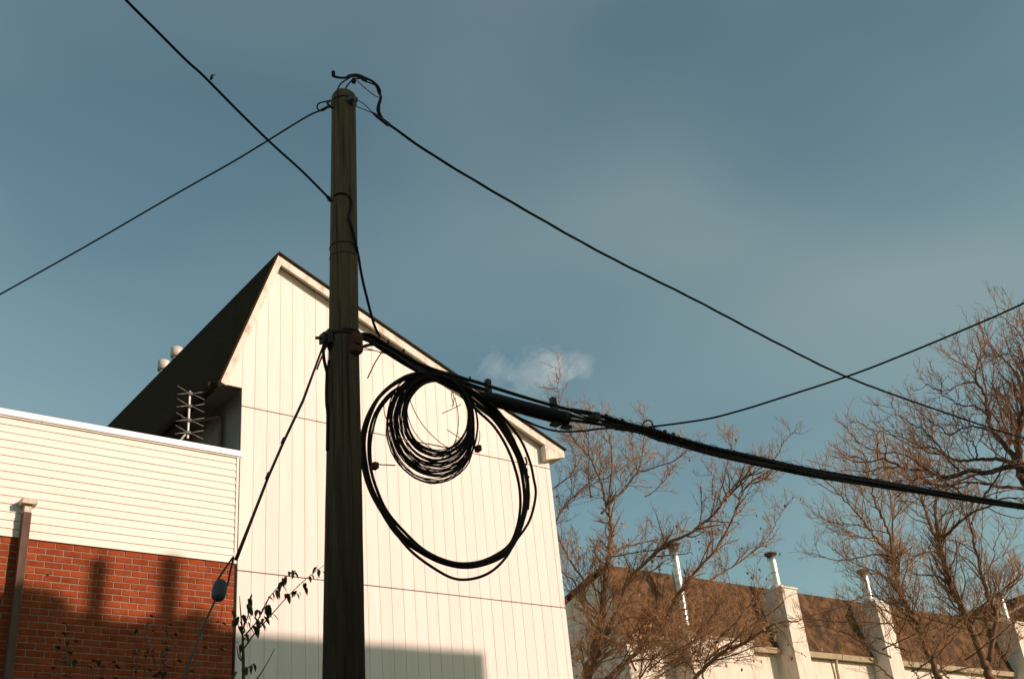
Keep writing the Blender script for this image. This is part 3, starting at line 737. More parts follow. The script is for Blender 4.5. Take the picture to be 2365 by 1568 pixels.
# smaller coil of thin wire inside it
wc = empty('wire_coil', bp(d3((800, 330))), 'small tangled coil of thin black wires inside the large cable loop', 'wire coil')
rc = random.Random(5)
for k in range(62):
    s_ = min(1.0, max(0, (k / 61) + rc.gauss(0, .03))) ** .9
    le_, ri_, to_, bo_ = 75 + 235 * s_, 1140 - 105 * s_, 155 + 120 * s_, 1465 - 385 * s_
    cx, cy = (le_ + ri_) / 2 + rc.gauss(0, 9), (to_ + bo_) / 2 + rc.gauss(0, 10)
    a_, b_ = (ri_ - le_) / 2 * rc.uniform(.98, 1.02), (bo_ - to_) / 2 * rc.uniform(.98, 1.02); tl_ = rc.gauss(-.10, .03)
    pts = []; ph = rc.uniform(0, 6.28); dy0 = rc.uniform(-.05, .05)
    turns = 1.0 if k % 3 else .8
    nn = 40
    for j in range(int(nn * turns) + 1):
        an = ph + 2 * pi * j / nn
        wob = 1 + .012 * sin(an * 3 + k) + .008 * sin(an * 5 + k * 2)
        x = a_ * cos(an) * wob; y = b_ * sin(an) * wob
        # flatten right side where the turns are bound together
        X = cx + x * cos(tl_) - y * sin(tl_); Y_ = cy + x * sin(tl_) + y * cos(tl_)
        if X > 1030: X = 1030 + (X - 1030) * .62
        pts.append(bp(d3((X, Y_)), dy0 + .02 * sin(an + k)))
    MB().tube(pts, rc.choice([.0024, .0026, .003, .0034]) if k % 5 else .0046, 5).build('wire_turn', 'black_cable', wc)
strays = [((330, 300), (340, 480), (400, 640), (500, 800), (620, 930), (760, 1040), (900, 1090), (1010, 1110)), ((870, 470), (905, 620), (912, 780), (885, 950), (830, 1080)),
          ((945, 548), (860, 590), (720, 655)), ((1020, 1005), (900, 925), (780, 845)), ((840, 400), (860, 480), (838, 580)), ((825, 400), (835, 470), (855, 560)),
          ((300, 560), (320, 700), (380, 850), (480, 980), (640, 1100), (780, 1160)), ((700, 1200), (780, 1120), (900, 960)), ((380, 990), (540, 1010), (740, 1050), (980, 1110)),
          ((30, 540), (40, 660), (100, 830), (70, 900)), ((70, 760), (60, 900), (110, 1080), (230, 1280), (400, 1420), (600, 1484), (780, 1450), (900, 1380)), ((1165, 860), (1165, 950), (1140, 1040))]
for l in strays: MB().tube(spline([bp(d3(p), rc.uniform(-.04, .04)) for p in l], 6), .003, 5).build('stray_wire', 'black_cable', wc)
bind = [((1000, 420), (1060, 560), (1095, 760), (1090, 920), (1060, 1060), (1010, 1180)), ((960, 400), (1030, 540), (1070, 700), (1075, 900)), ((1050, 440), (1110, 600), (1140, 760), (1130, 900), (1100, 1040), (1040, 1180), (960, 1300)),
        ((420, 200), (300, 290), (190, 420), (130, 560), (100, 720)), ((480, 200), (330, 280), (210, 400), (150, 540), (120, 700), (130, 850), (180, 1010)),
        ((90, 760), (140, 950), (230, 1120), (360, 1260), (520, 1360), (680, 1390), (840, 1360), (980, 1250)), ((280, 760), (310, 920), (380, 1030), (480, 1090), (600, 1130), (720, 1130)), ((310, 1000), (400, 1110), (520, 1190), (660, 1235), (800, 1230))]
for l in bind: MB().tube(spline([bp(d3(p), rc.uniform(-.03, .03)) for p in l], 6), rc.choice([.005, .006, .007]), 7).build('cable_turn', 'black_cable', wc)
p = bp(d3((1145, 1070)), -.03); MB().box(tuple(p - V((.016, .025, .022))), tuple(p + V((.016, .025, .022)))).build('binding_strap', 'rusty_steel', wc, bevel=.006)

# guy wire with strain insulator
gp0 = pole_at(zb); AZG = radians(186)
gy = [on_plane(q, gp0, AZG) for q in (d2((412, 430)), (700, 925), (655, 1020), (620, 1100), (585, 1190), (545, 1292))]
guy = empty('guy_wire', V((gy[-1].x - .5, gy[-1].y, 0)), 'steel guy wire slanting down from the pole to the left past the brick corner', 'guy wire')
MB().tube(gy, [.0065, .009, .0085, .0085, .009, .011], 7).build('upper_strand', 'dark_steel', guy)
gy2 = [on_plane(d2(p), gp0, AZG) for p in ((420, 440), (360, 600), (300, 740), (255, 860))]
MB().tube([p + V((.012, -.01, 0)) for p in gy2], .006, 6).build('return_strand', 'dark_steel', guy)
for qa, qb in (((622, 1092), (616, 1106)), ((657, 1012), (652, 1024))):
    MB().tube([on_plane(qa, gp0, AZG), on_plane(qb, gp0, AZG)], .012, 8).build('grip', 'dark_steel', guy)
i0 = on_plane(d4((300, 545)), gp0, AZG); i1 = on_plane(d4((270, 720)), gp0, AZG)
ins_d = (i1 - i0).normalized()
MB().tube([i0 - ins_d * .012, i0, i0 + ins_d * .02, (i0 + i1) / 2 - ins_d * .006, (i0 + i1) / 2, (i0 + i1) / 2 + ins_d * .006, i1 - ins_d * .02, i1, i1 + ins_d * .01],
          [.020, .032, .038, .040, .040, .040, .038, .032, .018], 16).build('strain_insulator', 'porcelain_grey', guy)
hh = (i0 + i1) / 2 - ins_d * .03
for l in (((430, 280), (360, 380), (300, 470), (262, 535), (262, 590)), ((435, 285), (415, 370), (395, 460), (372, 570), (350, 610))):
    MB().tube(spline([on_plane(d4(p), gp0, AZG) for p in l], 5), .0058, 6).build('loop_strand', 'dark_steel', guy)
gl = [on_plane(d4(p), gp0, AZG) for p in ((250, 700), (230, 760), (130, 980), (20, 1260))]
dd = (gl[-1] - gl[0]); gl.append(gl[-1] + dd * (gl[-1].z / -dd.z))
MB().tube(gl, .0062, 6).build('lower_strand', 'galvanized', guy)

# ------------------------------------------------------------------ small bird beside the overhead wire
bq = (490, 178); bpnt = CAMPOS + qray(*bq) * 24
bird = MB(); s_ = .055
X_, Z_ = RT, UP
def bpt(a, b, c_=0): return bpnt + X_ * a * s_ + Z_ * b * s_ + FW * c_ * s_
bird.tube([bpt(-.75, -1.15), bpt(-.5, -.9), bpt(-.1, -.1), bpt(.0, .6), bpt(.25, .95)], [.012, .026, .034, .026, .008], 8)
bird.quad(bpt(-.1, .3), bpt(.3, .75, .2), bpt(1.15, 1.25, .5), bpt(.95, .75, .4), bpt(.3, .1, .1))
bird.quad(bpt(-.1, .3), bpt(-.3, .5, -.4), bpt(-.35, .3, -1.2), bpt(-.3, -.2, -.9))
tag(bird.build('bird', 'bird_dark', loc=bpnt), 'small dark bird in flight above the overhead wire', 'bird')

# ------------------------------------------------------------------ leafy sapling by the pole
def leaf(s, p, d, size, curl=.3, r=rnd):
    """one pointed leaf, folded along its midrib, drooping"""
    d = d.normalized(); side = d.cross(V((r.uniform(-.4, .4), r.uniform(-.4, .4), 1)))
    if side.length < .1: side = V((1, 0, 0))
    side.normalize(); nrm = side.cross(d)
    L_ = [0, .3, .65, 1.0]; w = [.04, .33, .27, 0]
    mid = [p + d * size * t - V((0, 0, 1)) * size * curl * t * t for t in L_]
    i = len(s.v)
    for k in range(4):
        s.v += [tuple(mid[k] - side * w[k] * size + nrm * .10 * size * w[k] * 3), tuple(mid[k]), tuple(mid[k] + side * w[k] * size + nrm * .10 * size * w[k] * 3)]
    for k in range(3):
        a = i + k * 3; s.f += [(a, a + 1, a + 4, a + 3), (a + 1, a + 2, a + 5, a + 4)]
SD_ = 10.2
def sp(p, dv=0): return at_d(d4(p), SD_ + dv)
sap = empty('leafy_sapling', V((sp((540, 1568)).x, sp((540, 1568)).y, 0)), 'dark leafy sapling with arching twigs at the brick corner beside the pole', 'sapling')
base = sp((540, 1568)); foot = V((base.x, base.y, 0))
MB().tube(spline([foot, foot.lerp(base, .5) + V((.04, 0, 0)), base, sp((535, 1250)), sp((528, 1050)), sp((510, 850), .1), sp((500, 690), .15)], 5), [.02 - .017 * i / 30 for i in range(31)], 7).build('trunk', 'stem_brown', sap)
brs = [[(540, 1250), (610, 1150), (680, 1060), (850, 870), (1000, 700), (1200, 510), (1390, 365)], [(550, 1110), (640, 1010), (700, 930), (790, 740), (900, 600), (1000, 480), (1090, 415)],
       [(540, 1020), (570, 950), (600, 850), (625, 660)], [(640, 1600), (700, 1540), (800, 1380), (870, 1240)], [(538, 1500), (580, 1450), (660, 1400)], [(530, 1100), (500, 1040), (440, 860)], [(530, 1380), (490, 1330), (470, 1220)]]
lf = {0: [(790, 905), (840, 880), (1000, 680), (1010, 690), (1050, 680), (1090, 640), (1140, 590), (1190, 540), (1180, 590), (1250, 500), (1340, 410), (1350, 430), (1100, 660), (760, 950)],
      1: [(700, 950), (720, 860), (760, 850), (790, 780), (830, 720), (860, 650), (870, 640), (920, 580), (930, 570), (980, 500), (960, 530), (1060, 430), (1080, 415), (1030, 450), (650, 1000), (690, 1020), (740, 990), (610, 1010), (590, 1070), (800, 800)],
      2: [(630, 670), (600, 740), (620, 760), (610, 830), (590, 820), (570, 890), (610, 920), (575, 960)], 4: [(650, 1400), (590, 1450)], 5: [(480, 890), (480, 960), (500, 1030), (430, 960), (440, 850)], 6: [(500, 1310), (510, 1500), (490, 1200), (560, 1160)], 3: []}
rl = random.Random(3)
for bi, br_ in enumerate(brs):
    dv = [.1, -.2, .1, -.1, -.1, -.1, 0][bi]
    pts = [sp(p, dv * k / (len(br_) - 1)) for k, p in enumerate(br_)]
    sp_ = spline(pts, 5); n_ = len(sp_)
    bo = MB().tube(sp_, [.008 * (1 - .75 * i / n_) for i in range(n_)], 6).build('branch', 'stem_brown', sap)
    for p in lf.get(bi, []):
        s = MB(); q = sp((p[0] + rl.uniform(-6, 6), p[1] - 12), dv * .6)
        for k in range(rl.choice([2, 2, 3])):
            leaf(s, q + V((rl.uniform(-.025, .025), rl.uniform(-.03, .03), rl.uniform(-.02, .02))), V((rl.uniform(-.4, .9), rl.uniform(-.6, .6), rl.uniform(-.9, -.1))), rl.uniform(.036, .066), .7, rl)
        s.build('leaf', 'green_leaf', bo)

# low shrub in front of the shaded bricks
rv = random.Random(21)
sh = empty('shrub', V((at_d((300, 1560), 11).x, at_d((300, 1560), 11).y, 0)), 'dim green shrub growing in the shade against the bricks', 'shrub')
lv = MB(); st_ = MB()
for k in range(26):
    qx = rv.uniform(90, 535); top = 1568 - abs(rv.gauss(0, 75)) - (30 if qx > 330 else 0) - 20
    qx2 = qx + rv.uniform(-40, 40); D_ = rv.uniform(11.2, 12.4)
    tp = at_d((qx2, top), D_); ft = at_d((qx, 1560), D_); ft = V((ft.x + rv.uniform(-.3, .3), ft.y, 0))
    pl = spline([ft, ft.lerp(tp, .5) + V((rv.uniform(-.1, .1), rv.uniform(-.1, .1), 0)), tp], 8)
    st_.tube(pl, [.008 * (1 - .7 * i / len(pl)) for i in range(len(pl))], 5)
    for j in range(9, len(pl)):
        for m_ in range(2):
            leaf(lv, pl[j] + V((rv.uniform(-.03, .03), rv.uniform(-.03, .03), rv.uniform(-.05, .05))), V((rv.uniform(-1, 1), rv.uniform(-1, .3), rv.uniform(-.5, .4))), rv.uniform(.045, .08), .3, rv)
st_.build('stems', 'stem_brown', sh, kind='stuff'); lv.build('leaves', 'ivy_leaf', sh, kind='stuff')

# ------------------------------------------------------------------ row houses behind the trees
YR = 23.0
RH_E = on_y(c6((750, 1215)), YR); ZE = 9.0; ZR = 10.95; YRD = YR + .47
XR0 = RH_E.x
chx = [on_y(c7((150, 845)), YR - .7).x, on_y(c7((890, 945)), YR - .7).x, on_y(c7((1985, 1115)), YR - .7).x]
pipes = [on_y(c6((1170, 900)), YR - .3).x, on_y(c7((115, 700)), YR - .3).x, on_y(c7((832, 830)), YR - .3).x, on_y(c7((1935, 1010)), YR - .3).x]
units = [(XR0, 27.2, None, pipes[0]), (27.2, 32.0, chx[0], pipes[1]), (32.0, 37.6, chx[1], pipes[2]), (37.6, 46.5, chx[2], pipes[3])]
labels = ['row house at the left end, tall shiny flue in front of its brown roof', 'row house whose pale chimney stands second from the left, half behind branches',
          'row house with the brightest flue and sunlit brown roof in the middle of the row', 'row house at the right edge with a broad pale chimney behind the trunks']
flue_h = [11.55, 11.86, 11.83, 11.84]
for i, (xa, xb, cx, px) in enumerate(units):
    h = empty('row_house', ((xa + xb) / 2, YR, 0), labels[i], 'house', 'row houses behind the bare trees')
    dy = 0
    YBK2 = YR + 9
    zb2 = ZR - (YBK2 - YRD) * .26
    MB().prism_x([(YR, 0), (YBK2, 0), (YBK2, zb2 - .1), (YRD, ZR - .1), (YR, ZE - .1)], xa, xb - .002).build('wall', 'row_stucco', h)
    MB().prism_x([(YR - .12, ZE - .18), (YRD, ZR), (YRD, ZR + .09), (YR - .16, ZE - .12)], xa - (.08 if i == 0 else 0), xb - .002).build('roof', 'brown_shingle', h)
    MB().prism_x([(YRD + .002, ZR), (YBK2 + .3, zb2 - .08), (YBK2 + .3, zb2 + .01), (YRD + .002, ZR + .09)], xa - (.08 if i == 0 else 0), xb - .002).build('roof', 'brown_shingle', h)
    MB().prism_x([(YR - .26, ZE - .14), (YR - .13, ZE - .14), (YR - .13, ZE - .30), (YR - .22, ZE - .30)], xa + .02, xb - .02).build('gutter', 'gutter_tan', h)
    MB().tube([(xb - .25, YR - .16, ZE - .28), (xb - .25, YR - .10, ZE - .6), (xb - .25, YR - .10, .2)], .05, 6).build('downspout', 'gutter_tan', h)
    for wx in (xa + 1.2, xb - 1.6):
        for wz in (1.2, 3.9, 6.3):
            if cx and abs(wx + .4 - cx) < 1.2: continue
            w_ = MB().box((wx, YR - .04, wz), (wx + 1.0, YR + .02, wz + 1.3)).build('window', 'flashing_white', h)
            MB().box((wx + .07, YR - .046, wz + .07), (wx + .93, YR - .035, wz + 1.23)).build('pane', 'shade_wall', w_)
    fy = YR - .28
    if cx:
        wch = .74
        top = 10.7
        ch = MB().box((cx, YR - .7, 0), (cx + wch, YR + .25, top)).build('chimney', 'row_stucco', h)
        MB().box((cx - .035, YR - .735, top - .02), (cx + wch + .035, YR + .285, top + .03)).build('chimney_cap', 'row_stucco', ch)
        fx = cx + wch * .5; fb = top + .03; fy = YR - .25
    else:
        fx = px; fb = ZE - .1
        ch = MB().box((fx - .35, YR - .75, 0), (fx + 2.4, YR - .002, ZE - .22)).build('chimney', 'row_stucco', h)
        MB().box((fx - .4, YR - .8, ZE - .22), (fx + 2.45, YR - .002, ZE - .16)).build('chimney_cap', 'gutter_tan', ch)
        fy = YR - .38; fb = ZE - .16
    r = .145
    ft_ = flue_h[i]
    fl = MB().tube([(fx, fy, fb + (ft_ - fb) * k / 6) for k in range(7)], r, 24).build('flue_pipe', 'flue_steel', h)
    for k in range(1, max(2, int((ft_ - fb) / .85))):
        z0 = fb + (ft_ - fb) * k / max(2, int((ft_ - fb) / .85))
        MB().tube([(fx, fy, z0 - .02), (fx, fy, z0 + .02)], r + .006, 24).build('pipe_band', 'flue_steel', fl)
    MB().tube([(fx, fy, fb + .001), (fx, fy, fb + .14), (fx, fy, fb + .18)], [r + .10, r + .06, r + .01], 16).build('flashing_collar', 'vent_metal', fl)
    MB().tube([(fx, fy, ft_ - .02), (fx, fy, ft_ + .04), (fx, fy, ft_ + .05), (fx, fy, ft_ + .11), (fx, fy, ft_ + .15)], [r * .8, r * .8, r + .05, r + .075, r * .6], 16).build('rain_cap', 'flue_cap', fl)
    # little vent on the ridge
    vx = [on_y(c6((1315, 735)), YRD).x, on_y(c7((232, 830)), YRD).x, on_y(c7((935, 945)), YRD).x, on_y(c7((1485, 1030)), YRD).x][i]
    MB().tube([(vx, YRD + .3, ZR - .1), (vx, YRD + .3, ZR + .35)], .06, 10).build('roof_vent', 'vent_metal', h)
    MB().box((xb - 1.1, YR - .30, ZE - .10), (xb - 1.06, YR - .28, ZE - .02)).build('gutter_strap', 'gutter_tan', h)
# darker gable roof at the far right edge
dk = empty('dark_roof_house', (62, 30, 0), 'house with a nearly black gable roof at the right edge beyond the row', 'house')
DY = 30.0
k1 = on_y(c7((1760, 1125)), DY); k2 = on_y(c7((2069, 930)), DY)
sl_ = (k2.z - k1.z) / (k2.x - k1.x); xr = k2.x + 1.5; zr = k1.z + (xr - k1.x) * sl_
MB().prism([(k1.x, 0), (2 * xr - k1.x, 0), (2 * xr - k1.x, k1.z - .1), (xr, zr - .1), (k1.x, k1.z - .1)], DY + .1, DY + 9).build('wall', 'shade_wall', dk)
MB().prism([(k1.x - .3, k1.z - .3 * sl_), (xr, zr), (xr, zr - .18), (k1.x - .3, k1.z - .3 * sl_ - .18)], DY, DY + 9.4).build('roof', 'dark_shingle', dk)
MB().prism([(xr + .002, zr), (2 * xr - k1.x + .3, k1.z - .3 * sl_), (2 * xr - k1.x + .3, k1.z - .3 * sl_ - .18), (xr + .002, zr - .18)], DY, DY + 9.4).build('roof', 'dark_shingle', dk)
MB().prism([(k1.x + .6, k1.z - .1), (2 * xr - k1.x - .6, k1.z - .1), (xr, zr - .35)], DY + .05, DY + .11).build('gable_panel', 'dark_shingle', dk)

# ------------------------------------------------------------------ row house behind the camera (casts the long shadow)
YO = -2.6
def back(x, z):                                  # wall point -> where its sun ray passes the plane YO
    t = (YO - YG) / SDIR.y; return (x + SDIR.x * t, z + SDIR.z * t)
xo1, zo = back(10.47, 5.47)
xo0 = back(-4, 5)[0] - 6
oh = empty('row_house', ((xo0 + xo1) / 2, YO - 4, 0), 'pale row house behind the viewer casting the shadow over the lower walls', 'house')
MB().box((xo0, YO - 9, 0), (xo1, YO, zo)).build('wall', 'row_stucco', oh)
_, zl = back(5, 5.49)
xs0 = back(6.40, 5)[0]
MB().box((xo0, YO - 2.0, zo + .002), (xs0, YO - .02, zl)).build('parapet', 'row_stucco', oh)
def bar(x0, x1, zt, m='flue_cap'):
    a, _ = back(x0, 5); b, zt_ = back(x1, zt)
    r = (b - a) / 2; xm = (a + b) / 2
    f = MB().tube([(xm, YO - r - .05, zl - .05), (xm, YO - r - .05, zt_)], r, 16).build('flue_pipe', 'flue_steel', oh)
    MB().tube([(xm, YO - r - .05, zt_), (xm, YO - r - .05, zt_ + .06)], [r + .02, r * .7], 16).build('rain_cap', 'flue_cap', f)
bar(4.49, 4.72, 6.22); bar(5.40, 5.66, 6.34)
def dome(x0, x1, zt):  # added unseen humps, shaped to give the wall shadow its wavy top edge
    a, _ = back(x0, 5); b, zt_ = back(x1, zt); r = (b - a) / 2; xm = (a + b) / 2; hh_ = zt_ - zl
    n_ = 8
    MB().tube([(xm, YO - .5, zl - .1)] + [(xm, YO - .5, zl + hh_ * sin(pi / 2 * k / n_)) for k in range(n_ + 1)], [r] + [max(.01, r * cos(pi / 2 * k / n_)) for k in range(n_ + 1)], 18).build('shadow_dome', 'vent_metal', oh)
dome(3.35, 4.50, 5.93); dome(2.6, 3.7, 5.72); dome(5.76, 6.38, 5.86)
dome(4.22, 5.0, 5.68); dome(5.2, 5.95, 5.70)

# ------------------------------------------------------------------ bare trees
class Tree:
    def __init__(s, seed, tw=(.0058, .0042)):
        s.r = random.Random(seed); s.twig = MB(); s.fine = MB(); s.keys = []; s.tips = []; s.tw = tw
    def wander(s, p, d, length, n, up, wig):
        pts = [p]; d = d.normalized(); st = length / n
        for i in range(n):
            d = (d + V((s.r.gauss(0, wig), s.r.gauss(0, wig), s.r.gauss(0, wig) + up))).normalized()
            p = p + d * st; pts.append(p)
        return pts
    def side(s, pts, t):
        i = min(int(t * (len(pts) - 1)), len(pts) - 2); f = t * (len(pts) - 1) - i
        return pts[i].lerp(pts[i + 1], f), (pts[i + 1] - pts[i]).normalized()
    def off(s, d, ang):
        a = V((s.r.gauss(0, 1), s.r.gauss(0, 1), s.r.gauss(0, 1))); a = (a - d * a.dot(d)).normalized()
        return d * cos(ang) + a * sin(ang)
    def grow(s, pts, r0, length, level, dens, up=.06, t0=.2):
        """side branches along pts; level 2 -> branchlets, 1 -> twigs, 0 -> fine twigs"""
        total = sum((b - a).length for a, b in zip(pts, pts[1:]))
        n = max(2, int(total * dens[level] * s.r.uniform(.8, 1.2)))
        for k in range(n):
            t = t0 + (1 - t0) * (k + s.r.random()) / n
            p, d = s.side(pts, min(t, .999))
            ll = length[level] * s.r.uniform(.45, 1.25) * (1.15 - .72 * t)
            nd = s.off(d, radians(s.r.uniform(28, 62))) + V((0, 0, .15))
            rr = {2: max(.007, min(.02, r0 * .5)), 1: s.tw[0], 0: s.tw[1]}[level]
            q = s.wander(p, nd, ll, {2: 6, 1: 5, 0: 3}[level], up, .16)
            m = len(q)
            (s.twig if level == 2 else s.fine).tube(q, [rr * (1 - .65 * i / m) for i in range(m)], 4 if level == 2 else 3, False)
            s.tips.append(q[-1])
            if level > 0: s.grow(q, rr, length, level - 1, dens, up, .12)

def limb_obj(tr, parent, pix, fn, D0, D1, r0, r1, name, m, grow=True, length=(.2, .5, 1.2), dens=(7, 4.5, 2.2), start=None, up=.06, t0=.15):
    pts = [at_d(fn(p), D0 + (D1 - D0) * k / (len(pix) - 1)) for k, p in enumerate(pix)]
    if start is not None: pts = start + pts
    # gentle crookedness
    r0, r1 = r0 * .8, r1 * .75
    sp_ = spline(pts, 6); n = len(sp_)
    sp_ = [p + V((tr.r.gauss(0, .006), tr.r.gauss(0, .015), tr.r.gauss(0, .006))) for p in sp_]
    MB().tube(sp_, [r0 + (r1 - r0) * (i / (n - 1)) ** .8 for i in range(n)], 8).build(name, m, parent)
    if r0 < .028: length = (length[0], length[1] * .85, length[2] * .62)
    if grow: tr.grow(sp_, (r0 + r1) / 2, length, 2, dens, up, t0)
    return sp_
ident = lambda p: p

# tree between the white house and the row houses
t1 = Tree(4)
f1 = at_d(c6((450, 1568)), 24.0); foot1 = V((f1.x - .2, f1.y + .2, 0))
tree1 = empty('bare_tree', foot1, 'bare many-stemmed tree with tan twigs just right of the white house', 'tree', 'bare trees in front of the row houses')
stem = [foot1, foot1.lerp(f1, .3) + V((.1, 0, 0)), foot1.lerp(f1, .65) + V((.05, .1, 0))]
kw = dict(length=(.2, .48, 1.05), dens=(15, 10, 6.5))
limb_obj(t1, tree1, [(450, 1568), (500, 1400), (540, 1200), (570, 1000), (592, 800), (612, 640), (628, 540), (632, 300), (610, 150)], c6, 24, 24.4, .17, .035, 'trunk', 'bark_tan', start=stem, **kw)
stem2 = [f1 - V((.0, .0, 1.6)), f1 - V((-.08, .06, .5))]
LM = [
    ([(470, 1500), (600, 1200), (700, 1000), (770, 800), (870, 680), (1080, 500), (1250, 420), (1430, 280), (1560, 130), (1680, 0), (1760, -160)], c6, 24, 22.5, .075, .018),
    ([(520, 1640), (620, 1560), (720, 1460), (850, 1340), (930, 1200), (1080, 1050), (1180, 880), (1300, 720), (1450, 560), (1560, 380), (1640, 200), (1720, 30), (1860, -60)], c6, 24, 23, .07, .014),
    ([(630, 610), (740, 530), (880, 490), (1060, 450), (1180, 405), (1330, 400), (1500, 430)], c6, 24.3, 25.5, .03, .009),
    ([(640, 600), (800, 570), (960, 550), (1060, 500)], c6, 24.3, 23.2, .025, .01),
    ([(1200, 1700), (1300, 1568), (1430, 1430), (1540, 1340), (1700, 1280), (1900, 1150), (2050, 1100)], c6, 23, 22, .07, .016),
    ([(560, 1080), (430, 980), (350, 800), (250, 720), (180, 600), (120, 500)], c6, 24, 23, .035, .012),
    ([(540, 1200), (440, 1000), (420, 800), (300, 600), (200, 380), (270, 200), (450, 30), (560, -60)], c6, 24, 25, .04, .012),
    ([(1240, 900), (1400, 800), (1580, 690), (1760, 560), (1860, 460), (1967, 300), (2020, 200)], c6, 23.5, 25, .03, .009),
    ([(560, 1560), (540, 1478), (510, 1350), (430, 1150), (330, 1030), (270, 960), (220, 880), (150, 680), (125, 520), (155, 370)], d6, 24.3, 25, .04, .007),
    ([(590, 1478), (605, 1200), (600, 1000), (565, 880), (550, 720)], d6, 24.4, 24, .03, .008),
    ([(520, 1620), (640, 1478), (700, 1430), (790, 1310), (845, 1240), (880, 1080), (900, 900), (900, 760)], d6, 24.2, 24.6, .035, .007),
    ([(848, 1240), (910, 1240), (1050, 1190), (1150, 1160), (1240, 1090), (1310, 1040), (1400, 980)], d6, 24.4, 23.6, .022, .007),
    ([(845, 1235), (800, 1150), (790, 1000), (800, 880)], d6, 24.4, 24.8, .018, .006),
    ([(280, 1478), (390, 1380), (500, 1330), (620, 1270), (720, 1200), (850, 1120), (1000, 1080)], d6, 24.2, 25, .026, .007),
    ([(60, 1420), (150, 1350), (250, 1270), (290, 1150), (240, 1000), (230, 900)], d6, 24.6, 25.2, .025, .006),
    ([(420, 1478), (400, 1300), (405, 1100), (395, 950), (420, 800), (405, 640)], d6, 24.5, 24, .025, .006),
    ([(900, 1478), (1010, 1400), (1100, 1290), (1110, 1200)], d6, 24, 23.5, .014, .006),
    ([(1560, 1500), (1640, 1180), (1665, 1010), (1640, 900)], d6, 23, 23, .018, .006),
    ([(1600, 1500), (1700, 1380), (1850, 1270), (1980, 1190), (2080, 1110), (2160, 960), (2260, 890)], d6, 22.6, 22.4, .024, .006),
    ([(1730, 1500), (1790, 1370), (1900, 1340), (2000, 1290), (2060, 1210)], d6, 22.8, 22.6, .016, .006),
    ([(1500, 1500), (1510, 1300), (1490, 1170)], d6, 23, 23.2, .012, .005),
    ([(880, 1320), (960, 1400), (1060, 1440), (1200, 1400), (1380, 1440)], c6, 23.6, 22.8, .022, .007),
    ([(620, 1200), (740, 1100), (840, 1080), (960, 1190)], c6, 23.8, 23.2, .022, .008),
    ([(450, 1568), (560, 1440), (720, 1390), (860, 1360)], c6, 24, 23, .03, .01),
    ([(420, 1500), (400, 1300), (330, 1360), (300, 1480)], c6, 24, 23, .02, .008),
]
for l, fn, da, db, ra, rb in LM:
    limb_obj(t1, tree1, l, fn, da, db, ra, rb, 'limb', 'bark_tan', **kw)
rx = random.Random(63)
for k in range(34):                              # lower, tangled limbs
    x0, y0 = rx.uniform(380, 1500), rx.uniform(1250, 1640); da = rx.uniform(22, 26.5)
    an = rx.uniform(.15, 1.25) * (1 if rx.random() < .68 else -1); ln = rx.uniform(350, 800); l = []
    for m_ in range(6):
        l.append((x0, y0)); an += rx.gauss(0, .13); x0 += sin(an) * ln / 5; y0 -= cos(an) * ln / 5 * .85
    limb_obj(t1, tree1, l, c6, da, da + rx.uniform(-1.2, 1.2), rx.uniform(.018, .04), .007, 'limb', 'bark_tan', **kw)
t1.twig.build('branchlets', 'bark_tan', tree1, kind='stuff'); t1.fine.build('twigs', 'twig_red', tree1, kind='stuff')
rk = random.Random(9); ks = MB()
for p in rk.sample(t1.tips, 1500):
    if rk.random() < .12 or p.z < 9.5:
        leaf(ks, p, V((rk.uniform(-.5, .5), rk.uniform(-.5, .5), -1)), rk.uniform(.035, .085), .1, rk)
ks.build('dry_leaves', 'dry_leaf', tree1, kind='stuff')

# two slim trees in front of the row houses
kw2 = dict(length=(.28, .66, 1.5), dens=(9.5, 7.5, 4.6), up=.1)
def slim(seed, trunk, limbs, D, label, r0):
    t = Tree(seed, (.0060, .0044)); b = at_d(c7(trunk[0]), D); ft = V((b.x + .2, b.y - .1, 0))
    e = empty('bare_tree', ft, label, 'tree', 'bare trees in front of the row houses')
    limb_obj(t, e, trunk, c7, D, D, r0, r0 * .45, 'trunk', 'bark_tan', start=[ft, ft.lerp(b, .55)], t0=.55, **kw2)
    for l, d0, d1, ra, rb in limbs: limb_obj(t, e, l, c7, D + d0, D + d1, ra, rb, 'limb', 'bark_tan', **kw2)
    rx = random.Random(seed + 5); bx_, by_ = trunk[0]
    for k in range(14):
        x0, y0 = bx_ + rx.uniform(-750, 420), rx.uniform(1150, 1640); an = rx.uniform(-1.2, 1.2); ln = rx.uniform(350, 800); l = []; da = D + rx.uniform(-2, 2)
        for m_ in range(6):
            l.append((x0, y0)); an += rx.gauss(0, .13); x0 += sin(an) * ln / 5; y0 -= cos(an) * ln / 5 * .8
        limb_obj(t, e, l, c7, da, da + rx.uniform(-1, 1), rx.uniform(.014, .028), .006, 'limb', 'bark_tan', **kw2)
    t.twig.build('branchlets', 'bark_tan', e, kind='stuff'); t.fine.build('twigs', 'twig_red', e, kind='stuff')
    return t
